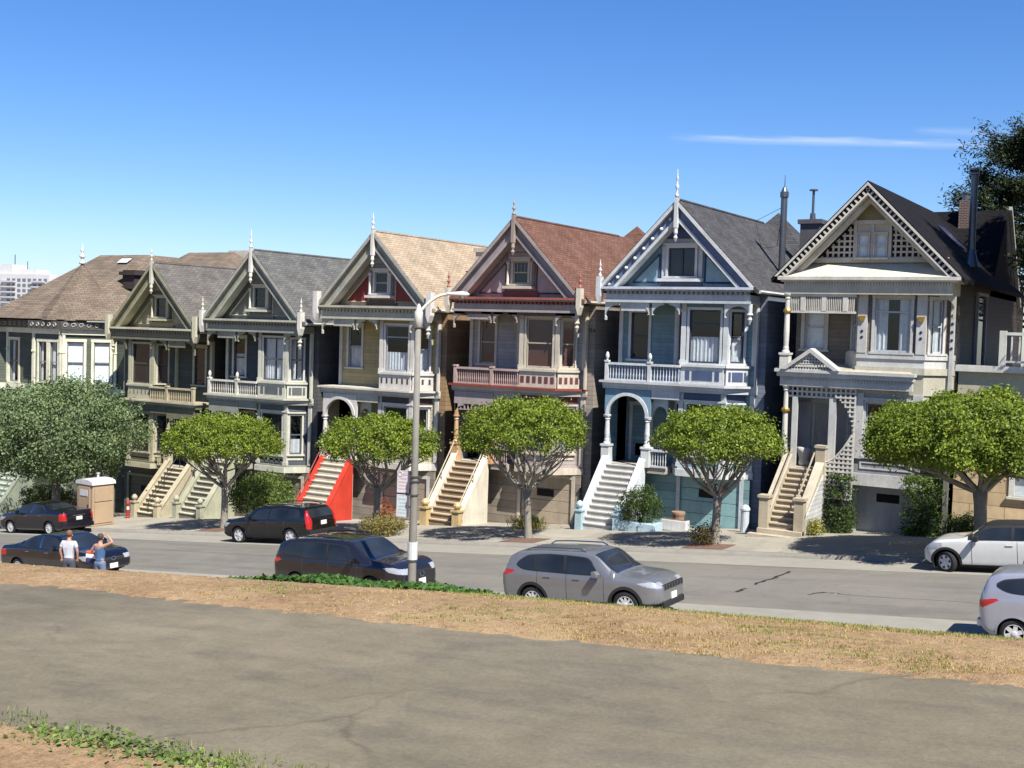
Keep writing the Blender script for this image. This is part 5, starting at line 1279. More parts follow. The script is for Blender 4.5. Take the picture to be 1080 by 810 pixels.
def car(name,label,cat,loc,heading,C,bodymat,cladmat=None,rim=ALLOY,steer=0):
    """x runs from the tail (0) to the nose (L); heading +1 points up the street (+X world)"""
    L,W=C['L'],C['W']/2; zt=C['top']; zb_=C['belt']; zbot=C['bot']; wr=C['roofw']; wx=C['wheels']; RW=C['rw']; dr,df=C.get('dr',.28),C.get('df',.42); ner,nef=C.get('ner',3.2),C.get('nef',2.6)
    root=thing(name,label,cat,loc,0,'cars parked along both kerbs')
    Mx=Matrix.Rotation(-GRADE,4,'Y')
    rot=Mx if heading>0 else Mx@Matrix.Rotation(math.pi,4,'Z')
    root.rotation_euler=rot.to_euler(); root.scale=[C.get('scale',1)]*3
    N=30; th=[math.pi/2*k/N for k in range(N+1)]
    xsr=[dr*(1-math.sin(t)) for t in th][::-1]           # dense at the tail end
    xsf=[L-df*(1-math.sin(t)) for t in th]
    mid=list(np.arange(dr+.013,L-df-.008,.014))
    X=sorted(set([round(v,5) for v in xsr+mid+xsf]))
    segs=[3,3,9,11,8,6,22,6,8,8]
    rings=[];info=[]
    for x in X:
        fac=1;facz=1
        if x<dr: u=1-x/dr; fac=max(0,1-u**ner)**(1/ner)
        if x>L-df: u=(x-(L-df))/df; fac=max(0,1-u**nef)**(1/nef)
        facw=.62+.38*fac if fac<1 else 1
        w_=W*pch(C.get('plan',[(0,.97),(L*.3,1),(L*.7,1),(L,.95)]),x)*facw
        top=pch(zt,x); belt=min(pch(zb_,x),top-.015); bot=pch(zbot,x); 
        zc=.5*(bot+min(belt,top)); k=.35+.65*fac**.8
        top=zc+(top-zc)*k; belt=min(zc+(belt-zc)*k,top-.01*k); bot=zc+(bot-zc)*k
        rw=pch(wr,x)*W*facw; rw=min(rw,w_*.97)
        wb=w_*.965
        edge=top-(.055 if top-belt>.25 else .02)*min(1,k)
        edge=max(edge,belt+.002)
        P=[(0,bot),(w_*.86,bot),(w_*.965,bot+.07*k),(w_*.995,bot+(belt-bot)*.38),(w_*1.0,bot+(belt-bot)*.66),(w_*.985,bot+(belt-bot)*.9),(wb,belt),(rw,edge),(rw*.9,top-.018*k),(rw*.5,top-.003),(0,top)]
        ring=[];ii=[]
        for s in range(len(P)-1):
            p0=P[max(s-1,0)];p1=P[s];p2=P[s+1];p3=P[min(s+2,len(P)-1)]
            for q in range(segs[s]):
                t=q/segs[s]
                if s in (6,):   # greenhouse side nearly straight with slight bulge
                    y=p1[0]+(p2[0]-p1[0])*t+.02*math.sin(math.pi*t)*(1 if top-belt>.2 else 0); z=p1[1]+(p2[1]-p1[1])*t
                elif s in (0,): y=p1[0]+(p2[0]-p1[0])*t; z=p1[1]
                else:
                    f=lambda a,b,c,d:.5*((2*b)+(-a+c)*t+(2*a-5*b+4*c-d)*t*t+(-a+3*b-3*c+d)*t**3)
                    g0,g3=p0,p3
                    if s==1: g0=p1
                    if s==5: g3=p2
                    if s==7: g0=p1
                    y=f(g0[0],p1[0],p2[0],g3[0]); z=f(g0[1],p1[1],p2[1],g3[1])
                ring.append((x,y,z)); ii.append(s)
        ring.append((x,0,P[-1][1])); rings.append(ring); info=ii
    rings=np.array(rings); nr,nc=rings.shape[:2]
    groups={'body':[], 'side_glass':[], 'windscreen':[], 'rear_window':[], 'headlight':[], 'taillight':[], 'lower_trim':[],'grille':[], 'roof_panel':[]}
    ra=RW*C.get('arch',1.17); zw=RW
    for i in range(nr-1):
        for j in range(nc-1):
            c=(rings[i,j]+rings[i+1,j]+rings[i,j+1]+rings[i+1,j+1])/4; x,y,z=c; s=info[j]
            if s in (1,2,3,4) and any(math.hypot(x-a,z-zw)<ra for a in wx): continue
            if s==0 and any(abs(x-a)<ra for a in wx) and y>W*.55: continue
            g='body'
            if s>=7 and C['ws'][0]<x<C['ws'][1] and y<pch(wr,x)*W*C.get('wsw',.93): g='windscreen'
            elif s>=7 and C['rg'][0]<x<C['rg'][1] and (C.get('rgz') is None or C['rgz'][0]<z<C['rgz'][1]) and y<pch(wr,x)*W*.88: g='rear_window'
            elif s>=1 and C.get('head') and C['head'](x,y,z): g='headlight'
            elif s>=1 and C.get('tail') and C['tail'](x,y,z): g='taillight'
            elif C.get('grille') and C['grille'](x,y,z): g='grille'
            elif s<=3 and C.get('clad') and C['clad'](x,y,z): g='lower_trim'
            elif C.get('roofmat') and ((s>=7 and z>pch(zb_,x)+.3) or (s==6 and z>pch(zb_,x)+.02 and x<C['ws'][1]-.1)): g='roof_panel'
            groups[g].append((i,j))
    mats={'body':bodymat,'side_glass':CGLASS,'windscreen':CGLASS,'rear_window':CGLASS,'headlight':CLRL,'taillight':REDL,'lower_trim':cladmat or CARBLK,'grille':C.get('grillemat',CARBLK),'roof_panel':C.get('roofmat') or bodymat}
    def submesh(nm,faces,mat,sides=(1,-1)):
        if not faces: return None
        out=[]
        for sgn in sides:
            V=[];idx={};F=[]
            def vid(i,j):
                if (i,j) not in idx:
                    idx[(i,j)]=len(V); p=rings[i,j]; V.append((p[0]-L/2,p[1]*sgn,p[2]))
                return idx[(i,j)]
            for i,j in faces:
                q=[vid(i,j),vid(i+1,j),vid(i+1,j+1),vid(i,j+1)]
                F.append(q if sgn<0 else q[::-1])
            out.append((V,F))
        if nm in ('headlight','taillight','side_glass'):
            for V,F in out: npmesh(nm,V,F,mat,root,True)
        else:
            V=[];F=[]
            for v,f in out: o=len(V); V+=v; F+=[[a+o for a in q] for q in f]
            me=npmesh(nm,V,F,mat,root,True); b=bmesh.new(); b.from_mesh(me.data); bmesh.ops.remove_doubles(b,verts=b.verts,dist=.0008); b.to_mesh(me.data); b.free(); return me
    for g,fs in groups.items(): submesh(g,fs,mats[g])
    body=[c for c in root.children if c.name.split('.')[0]=='body'][0]
    # end caps
    for k in (0,nr-1):
        m=MB(); ring=rings[k]; m.face([(p[0]-L/2,p[1],p[2]) for p in ring]+[(p[0]-L/2,-p[1],p[2]) for p in ring[::-1]])
        m.build('end_panel',bodymat if k==0 else C.get('nosemat',bodymat),root)
    def yside(x,z):
        i=int(np.argmin(np.abs(rings[:,0,0]-x))); r=rings[i]; r=r[[k for k in range(nc) if r[k,1]>.3]]
        return float(np.interp(z,r[:,2],r[:,1]))
    # side glass: patches that follow the shell, with rounded corners
    for P in C['sidewin']:
        Q=[tuple(q) for q in P]
        for _ in range(3):
            Z=[]
            for k in range(len(Q)):
                a,b=Q[k],Q[(k+1)%len(Q)]; f=.12 if _==0 else .25
                Z+= [(a[0]+(b[0]-a[0])*f,a[1]+(b[1]-a[1])*f),(b[0]+(a[0]-b[0])*f,b[1]+(a[1]-b[1])*f)]
            Q=Z
        def patch(nm,Q,mat,off):
            xa,xb=min(q[0] for q in Q),max(q[0] for q in Q); n=60
            for sgn in (1,-1):
                m=MB(); prev=None
                for k in range(n+1):
                    x=xa+(xb-xa)*(.002+.996*k/n); zs=[]
                    for e in range(len(Q)):
                        a,b=Q[e],Q[(e+1)%len(Q)]
                        if (a[0]-x)*(b[0]-x)<=0 and a[0]!=b[0]: zs.append(a[1]+(b[1]-a[1])*(x-a[0])/(b[0]-a[0]))
                    if len(zs)<2: continue
                    lo,hi=min(zs),max(zs); col=[m.p((x-L/2,sgn*(yside(x,lo+(hi-lo)*t/7)+off),lo+(hi-lo)*t/7)) for t in range(8)]
                    if prev:
                        for t in range(7): m.fi([prev[t],col[t],col[t+1],prev[t+1]])
                    prev=col
                o=m.build(nm,mat,root,smooth=True)
        cx=sum(q[0] for q in Q)/len(Q); cz=sum(q[1] for q in Q)/len(Q)
        patch('window_trim',[(cx+(q[0]-cx)*1.018+math.copysign(.012,q[0]-cx),cz+(q[1]-cz)*1.0+math.copysign(.02,q[1]-cz)) for q in Q],C.get('wintrim',CARBLK),.004)
        patch('side_glass',Q,CGLASS,.008)
    # arches, liners and wheels
    for a in wx:
        for sgn in (1,-1):
            m=MB(); n=26
            inn=[];outr=[]
            for q in range(n+1):
                t=math.pi*(-.12)+math.pi*1.24*q/n; cx,cz=math.cos(t),math.sin(t)
                lo=pch(zbot,a)+.015
                p=lambda rr,dy:(a+rr*cx-L/2,sgn*(yside(a+min(max(rr*cx,-ra*1.2),ra*1.2),max(zw+rr*cz,lo))+dy),max(zw+rr*cz,lo))
                inn.append((p(ra*.97,-.05),p(ra*.97,.012),p(ra*(1.15 if cladmat else 1.06),.01),p(ra*(1.16 if cladmat else 1.065),-.02)))
            for q in range(n):
                for k in range(3): m.face([inn[q][k],inn[q+1][k],inn[q+1][k+1],inn[q][k+1]])
            m.build('wheel_arch',cladmat or bodymat,root,smooth=True)
            m=MB(); pts=[(a+ra*.99*math.cos(t)-L/2,zw+ra*.99*math.sin(t)) for t in [math.pi*(-.15)+math.pi*1.3*q/20 for q in range(21)]]
            y0,y1=sgn*(W*.96),sgn*W*.45
            for (p,q) in zip(pts,pts[1:]): m.face([(p[0],y0,p[1]),(q[0],y0,q[1]),(q[0],y1,q[1]),(p[0],y1,p[1])])
            m.face([(p[0],y1,p[1]) for p in pts]); m.build('arch_liner',CARBLK,root)
            wy=sgn*(W-.13); wt=.11
            wh=bpy.data.objects.new('wheel',None); COL.objects.link(wh); wh.parent=root; wh.location=(a-L/2,wy,RW)
            if steer and a==wx[1]: wh.rotation_euler=(0,0,steer)
            m=MB(); m.lathe([(RW*.66,-wt*.9),(RW*.9,-wt),(RW*.985,-wt*.75),(RW,-wt*.3),(RW,wt*.3),(RW*.985,wt*.75),(RW*.9,wt),(RW*.66,wt*.9)],(0,0,0),32,'y',False); m.build('tyre',TYRE,wh,smooth=True)
            m=MB(); f=sgn*wt*.86
            m.lathe([(RW*.68,f-sgn*.02),(RW*.68,f),(RW*.61,f+sgn*.004),(RW*.6,f-sgn*.03)],(0,0,0),30,'y',False)
            ns=C.get('spokes',5)
            for q in range(ns):
                t=2*math.pi*q/ns+.3; ct,st=math.cos(t),math.sin(t); wq=RW*(.13 if ns<=6 else .075)
                P=[]
                for (rr,ww) in ((RW*.08,wq*1.2),(RW*.63,wq)):
                    P+= [(rr*ct-ww*st,rr*st+ww*ct),(rr*ct+ww*st,rr*st-ww*ct)]
                A=[(P[0][0],f-sgn*.008,P[0][1]),(P[1][0],f-sgn*.008,P[1][1]),(P[3][0],f-sgn*.004,P[3][1]),(P[2][0],f-sgn*.004,P[2][1])]
                m.face(A); B_=[(p[0],p[1]-sgn*.03,p[2]) for p in A]; m.face(B_)
                for e in range(4): m.face([A[e],A[(e+1)%4],B_[(e+1)%4],B_[e]])
            m.lathe([(RW*.2,f-sgn*.03),(RW*.2,f+sgn*.004),(RW*.1,f+sgn*.012),(.005,f+sgn*.012)],(0,0,0),14,'y'); m.build('rim',rim,wh)
            m=MB(); m.lathe([(RW*.67,f-sgn*.05),(.01,f-sgn*.05)],(0,0,0),24,'y'); m.build('brake_disc',CARBLK,wh)
    # seams, pillars, handles, mirrors
    for x in C.get('seams',()):
        x0,z0,z1=x
        for sgn in (1,-1): MB().tube([(x0-L/2,sgn*(yside(x0,z0+(z1-z0)*t/8)+.0005),z0+(z1-z0)*t/8) for t in range(9)],.006,4).build('door_seam',CARBLK,root)
    for (P0,P1,wd) in C.get('pillars',()):
        for sgn in (1,-1):
            m=MB(); q=[]
            for t in range(7):
                x=P0[0]+(P1[0]-P0[0])*t/6; z=P0[1]+(P1[1]-P0[1])*t/6; y=yside(x,z)+.012; q.append(((x-wd-L/2,sgn*y,z),(x+wd-L/2,sgn*y,z)))
            for a,b in zip(q,q[1:]): m.face([a[0],a[1],b[1],b[0]])
            m.build('pillar',C.get('pillarmat',CARBLK),root)
    for (x,z) in C.get('handles',()):
        for sgn in (1,-1):
            m=MB(); y=sgn*(yside(x,z)+.012); m.box(x-.1-L/2,x+.1-L/2,y-.014,y+.014,z-.014,z+.014); m.build('handle',C.get('handlemat',bodymat),root,bevel=.006)
    if C.get('mirror'):
        x,z=C['mirror']
        for sgn in (1,-1):
            m=MB(); y=yside(x,z); bm_=[( -.05,.02),(.09,.0),(.1,.1),(-.05,.16)]
            m.prism([(x-L/2-.06,z),(x-L/2+.1,z),(x-L/2+.11,z+.09),(x-L/2+.04,z+.16),(x-L/2-.06,z+.16)],sgn*(y+.06),sgn*(y+.25)); o=m.build('mirror',C.get('mirrormat',bodymat),root,bevel=.02)
            m=MB(); m.box(x-L/2-.02,x-L/2+.05,min(sgn*(y-.02),sgn*(y+.07)),max(sgn*(y-.02),sgn*(y+.07)),z+.01,z+.05); m.build('mirror_stalk',CARBLK,o)
    if C.get('rails'):
        a,b,mt=C['rails']
        for sgn in (1,-1):
            m=MB(); pts=[]
            for t in range(13):
                x=a+(b-a)*t/12; pts.append((x-L/2,sgn*(pch(wr,x)*W*.9),pch(zt,x)+(.05 if 0<t<12 else -.02)))
            m.tube(pts,.02,6); m.build('roof_rail',mt,root)
    if C.get('plate_front'): 
        z=C['plate_front']; m=MB(); m.box(L/2-.0,L/2+.02,-.16,.16,z-.08,z+.08); m.build('number_plate',PLATE,root)
    if C.get('plate_rear'):
        z=C['plate_rear']; m=MB(); m.box(-L/2-.03,-L/2-.005,-.16,.16,z-.08,z+.08); m.build('number_plate',PLATE,root)
    for fn in C.get('extra',()): fn(root,L,W,yside)
    return root
def nose_emblem(z,r):
    def f(root,L,W,ys):
        m=MB(); m.tube([(L/2+.012,r*1.4*math.cos(t*.5236),z+r*math.sin(t*.5236)) for t in range(13)],.012,5); m.build('emblem',CHROME,root)
    return f
def slot_grille(z0,z1,hw,n,mat=CARBLK):
    def f(root,L,W,ys):
        m=MB()
        m.box(L/2-.05,L/2+.012,-hw,hw,z0,z1); o=m.build('grille',CHROME,root,bevel=.015)
        for k in range(n):
            y=-hw+2*hw*(k+.5)/n; s=MB(); s.box(L/2-.02,L/2+.018,y-hw/n*.68,y+hw/n*.68,z0+.025,z1-.025); s.build('grille_slot',CARBLK,o)
    return f
def lower_bumper(z0,z1,hw,mat=CARBLK,name='bumper'):
    def f(root,L,W,ys):
        m=MB(); m.box(L/2-.12,L/2+.03,-hw,hw,z0,z1); m.build(name,mat,root,bevel=.03)
    return f
def rear_bar(z0,z1,hw,mat,name='bumper',out=.04):
    def f(root,L,W,ys):
        m=MB(); m.box(-L/2-out,-L/2+.1,-hw,hw,z0,z1); m.build(name,mat,root,bevel=.025)
    return f
def sill(mat,x0,x1,z0,z1):
    def f(root,L,W,ys):
        m=MB()
        for s in (1,-1): m.box(x0-L/2,x1-L/2,min(s*(W-.03),s*(W+.0)),max(s*(W-.03),s*(W+.0)),z0,z1)
        m.build('sill',mat,root)
    return f
# mid-size crossover
JEEP=dict(L=4.62,W=1.86,rw=.365,wheels=(.98,3.68),spokes=10,arch=1.16,
  top=[(0,1.08),(.12,1.2),(.3,1.52),(.6,1.63),(1.4,1.67),(2.4,1.66),(2.75,1.61),(3.35,1.2),(3.55,1.12),(4.2,1.05),(4.5,.98),(4.62,.92)],
  belt=[(0,1.05),(.5,1.1),(1.6,1.06),(3.3,.99),(4.2,.92),(4.62,.84)],bot=[(0,.42),(.4,.3),(4.1,.27),(4.62,.36)],
  roofw=[(0,.84),(.5,.79),(2.6,.77),(3.3,.84),(4.62,.86)],ws=(2.78,3.42),rg=(.1,.42),rgz=(1.15,1.5),
  sidewin=[[(.5,1.3),(.75,1.16),(2.98,1.08),(2.62,1.51),(1.5,1.56),(.85,1.52)]],
  pillars=[((1.12,1.16),(1.06,1.54),.03),((1.98,1.13),(1.96,1.56),.04)],pillarmat=None,
  head=lambda x,y,z: y>.46 and inpoly(x,z,[(4.0,.93),(4.3,.84),(4.7,.79),(4.7,.89),(4.3,.965)]),tail=lambda x,y,z: y>.5 and inpoly(x,z,[(-.1,.98),(.2,1.0),(.46,1.1),(.4,1.15),(.1,1.17),(-.1,1.17)]),
  clad=lambda x,y,z: z<.43, seams=[(1.15,.45,1.15),(2.02,.4,1.1),(3.1,.4,1.03)],handles=[(1.45,1.0),(2.32,.97)],mirror=(2.92,1.06),
  plate_front=.55,df=.62,nef=2.4,dr=.3,extra=[slot_grille(.72,.88,.6,7),lower_bumper(.3,.46,.62)])
JEEP['pillarmat']=CARBLK
grey=carpaint('gunmetal_paint',(.27,.275,.285),.45,.3)
JEEP['scale']=.955; JEEP['rails']=(.75,2.5,CHROME)
Yn=-17.75; Yf=-8.25
def place(X,Y,off=0): return (X,Y,gz(X,Y)+off)
car('parked_car','metallic grey crossover with roof rails parked on the park side of the road','car',place(-1.85,Yn),1,JEEP,grey,CARBLK)
# three-row SUV
SUV=dict(scale=.965,L=4.86,W=1.93,rw=.37,wheels=(.95,3.74),spokes=10,arch=1.14,
  top=[(0,1.12),(.1,1.25),(.3,1.6),(.6,1.69),(1.5,1.74),(2.7,1.7),(2.95,1.65),(3.6,1.26),(3.8,1.19),(4.45,1.1),(4.75,1.0),(4.86,.92)],
  belt=[(0,1.12),(.6,1.14),(1.8,1.1),(3.5,1.03),(4.4,.95),(4.86,.86)],bot=[(0,.4),(.4,.28),(4.3,.26),(4.86,.34)],
  roofw=[(0,.86),(.5,.82),(2.8,.78),(3.5,.85),(4.86,.87)],ws=(3.0,3.66),rg=(.08,.36),rgz=(1.2,1.56),
  sidewin=[[(.42,1.34),(.62,1.2),(3.2,1.13),(2.82,1.56),(1.6,1.62),(.75,1.58)]],
  pillars=[((1.2,1.18),(1.14,1.62),.025),((2.15,1.15),(2.12,1.64),.035)],pillarmat=CARBLK,
  head=lambda x,y,z: y>.52 and inpoly(x,z,[(4.15,.99),(4.4,.86),(4.9,.78),(4.9,.9),(4.5,1.0)]),tail=lambda x,y,z: y>.55 and inpoly(x,z,[(-.1,1.0),(.25,1.04),(.4,1.1),(.3,1.16),(-.1,1.17)]),
  clad=lambda x,y,z: z<.34,seams=[(1.2,.45,1.17),(2.2,.4,1.13),(3.25,.4,1.06)],handles=[(1.6,1.03),(2.5,1.0)],mirror=(3.1,1.1),
  grille=lambda x,y,z: x>4.6 and y<.62 and .56<z<.84,rails=(.8,2.6,CARBLK),plate_front=.52,df=.55,nef=2.5,extra=[nose_emblem(.73,.07),lower_bumper(.3,.44,.66)])
navy=carpaint('deep_navy_paint',(.016,.016,.022),.1,.22)
car('parked_car','dark navy SUV parked behind the ivy and the lamp post','car',place(-9.45,Yn),1,SUV,navy)
# near black saloon
SEDAN=dict(L=4.82,W=1.82,rw=.325,wheels=(1.02,3.8),spokes=10,
  top=[(0,.98),(.15,1.06),(.75,1.12),(1.0,1.17),(1.7,1.41),(2.3,1.465),(2.75,1.44),(3.0,1.38),(3.75,1.03),(3.95,.98),(4.5,.9),(4.72,.82),(4.82,.76)],
  belt=[(0,.95),(1.0,1.0),(3.6,.92),(4.4,.84),(4.82,.72)],bot=[(0,.36),(.4,.22),(4.3,.2),(4.82,.28)],
  roofw=[(0,.86),(.8,.84),(1.7,.72),(2.7,.7),(3.7,.83),(4.82,.86)],ws=(3.02,3.8),rg=(.95,1.66),
  sidewin=[[(1.15,1.08),(1.5,1.04),(3.4,.99),(2.85,1.34),(2.2,1.4),(1.7,1.33)]],pillars=[((2.25,1.02),(2.2,1.4),.035)],pillarmat=CHROME,
  head=lambda x,y,z: y>.45 and inpoly(x,z,[(4.1,.8),(4.4,.66),(4.9,.6),(4.9,.7),(4.5,.82)]),tail=lambda x,y,z: x<.45 and .75<z<.95 and y>.5,clad=None,seams=[(1.35,.35,1.0),(2.27,.3,.97),(3.4,.3,.93)],handles=[(1.6,.9),(2.6,.88)],handlemat=CHROME,mirror=(3.1,.98),
  grille=lambda x,y,z: x>4.6 and y<.45 and .5<z<.7,plate_front=.42,plate_rear=.7,df=.5,extra=[nose_emblem(.66,.06)])
blackp=carpaint('black_blue_paint',(.008,.008,.014),.0,.2)
car('parked_car','black saloon parked beside the two people on the park side','car',place(-22.0,Yn),1,SEDAN,blackp)
# black luxury saloon on the far side, tail towards the viewer's right
CADI=dict(SEDAN); CADI.update(tail=lambda x,y,z: x<.3 and .66<z<1.0 and y>.68,plate_front=None,grille=None,extra=[rear_bar(.86,.91,.35,CHROME,'chrome_bar',.02),rear_bar(.3,.5,.8,blackp)],
  top=[(0,1.02),(.12,1.1),(.8,1.14),(1.0,1.18),(1.75,1.4),(2.35,1.46),(2.75,1.44),(3.0,1.38),(3.75,1.05),(3.95,1.0),(4.5,.92),(4.72,.84),(4.82,.78)],
  pillars=[((2.25,1.02),(2.2,1.4),.035),((1.2,1.06),(1.72,1.36),.02)],plate_rear=.74)
car('parked_car','black saloon with upright red tail lamps parked by the portable toilet','car',place(-35.6,Yf),-1,CADI,blackp)
# black estate car
WAGON=dict(L=4.73,W=1.86,rw=.345,wheels=(.98,3.74),spokes=6,
  top=[(0,1.0),(.06,1.12),(.22,1.36),(.45,1.5),(1.4,1.55),(2.4,1.54),(2.8,1.48),(3.5,1.1),(3.7,1.04),(4.35,.96),(4.6,.88),(4.73,.8)],
  belt=[(0,.98),(.6,1.0),(3.4,.94),(4.3,.86),(4.73,.76)],bot=[(0,.4),(.4,.27),(4.2,.25),(4.73,.32)],
  roofw=[(0,.86),(.5,.78),(2.6,.74),(3.4,.82),(4.73,.86)],ws=(2.86,3.56),rg=(.06,.36),rgz=(1.06,1.4),
  sidewin=[[(.42,1.08),(3.1,1.0),(2.7,1.36),(1.5,1.44),(.6,1.4)]],pillars=[((1.2,1.04),(1.12,1.44),.03),((2.1,1.02),(2.06,1.44),.035)],pillarmat=blackp,
  head=lambda x,y,z: y>.5 and inpoly(x,z,[(4.2,.84),(4.4,.69),(4.8,.66),(4.8,.76),(4.5,.86)]),tail=lambda x,y,z: x<.26 and .66<z<1.38 and y>.6+.12*(1.4-z) and x<.1+.22*(z-.6),clad=lambda x,y,z: z<.45,seams=[(1.25,.4,1.0),(2.12,.4,.98),(3.15,.4,.95)],handles=[(1.5,.9),(2.4,.88)],mirror=(3.0,1.0),rails=(.6,2.5,CARBLK),plate_rear=.86,extra=[rear_bar(.42,.6,.82,CARBLK)])
car('parked_car','black estate car with tall red tail lamps parked by the red stairs','car',place(-21.0,Yf),-1,WAGON,carpaint('black_paint',(.007,.007,.008),.0,.22),CARBLK)
# white hatchback with dark roof
MINI=dict(L=3.85,W=1.73,rw=.315,wheels=(.72,3.2),spokes=6,arch=1.2,
  top=[(0,.95),(.06,1.05),(.3,1.3),(.6,1.38),(1.6,1.41),(2.1,1.38),(2.65,1.06),(2.8,1.01),(3.4,.95),(3.68,.86),(3.85,.74)],
  belt=[(0,.93),(.6,.95),(2.7,.93),(3.3,.88),(3.85,.7)],bot=[(0,.36),(.3,.22),(3.5,.2),(3.85,.28)],
  roofw=[(0,.84),(.4,.78),(2.0,.76),(2.7,.84),(3.85,.84)],ws=(2.14,2.7),rg=(.06,.34),rgz=(1.02,1.28),
  sidewin=[[(.3,1.02),(2.5,.98),(2.06,1.3),(1.4,1.33),(.5,1.28)]],pillars=[((1.42,.98),(1.4,1.33),.04)],pillarmat=CARBLK,
  head=lambda x,y,z: x>3.3 and .66<z<.86 and y>.46,tail=lambda x,y,z: x<.25 and .7<z<.9 and y>.5,clad=lambda x,y,z: z<.27,seams=[(1.3,.32,.95),(2.5,.3,.93)],handles=[(1.5,.84)],mirror=(2.35,.95),mirrormat=CARBLK,
  roofmat=CARBLK,df=.5,nef=2.2)
car('parked_car','small white hatchback with black roof parked by the tan block wall','car',place(6.25,Yf),-1,MINI,carpaint('white_paint',(.72,.72,.68),0,.3),CARBLK,steer=-.45)
# silver hatchback in the right foreground
FIT=dict(L=4.0,W=1.69,rw=.295,wheels=(.68,3.18),spokes=6,arch=1.16,
  top=[(0,.98),(.06,1.1),(.25,1.42),(.5,1.5),(1.3,1.53),(2.0,1.49),(2.3,1.42),(3.1,1.04),(3.3,.98),(3.7,.86),(4.0,.7)],
  belt=[(0,.97),(.6,1.0),(3.0,.9),(3.6,.8),(4.0,.64)],bot=[(0,.34),(.3,.22),(3.6,.2),(4.0,.26)],
  roofw=[(0,.84),(.4,.8),(2.0,.74),(3.0,.82),(4.0,.84)],ws=(2.34,3.14),rg=(.06,.32),rgz=(1.06,1.42),
  sidewin=[[(.38,1.26),(.62,1.12),(2.75,.98),(2.2,1.38),(1.3,1.43),(.55,1.36)]],pillars=[((1.5,1.04),(1.48,1.42),.03)],pillarmat=CARBLK,
  head=lambda x,y,z: x>3.4 and .66<z<.82 and y>.4,tail=lambda x,y,z: y>.5 and inpoly(x,z,[(-.1,.8),(.12,.81),(.42,.96),(.36,1.0),(-.1,.93)]),clad=None,seams=[(1.0,.5,1.02),(1.55,.3,1.0),(2.6,.3,.93)],handles=[(1.15,.93),(1.95,.88)],mirror=(2.55,.96),extra=[rear_bar(.4,.56,.74,carpaint('silver_paint',(.5,.52,.6),.45,.32))])
car('parked_car','silver-blue hatchback in the right foreground cut off by the frame','car',place(9.42,-17.85),1,FIT,carpaint('silver_paint',(.5,.52,.6),.45,.32))

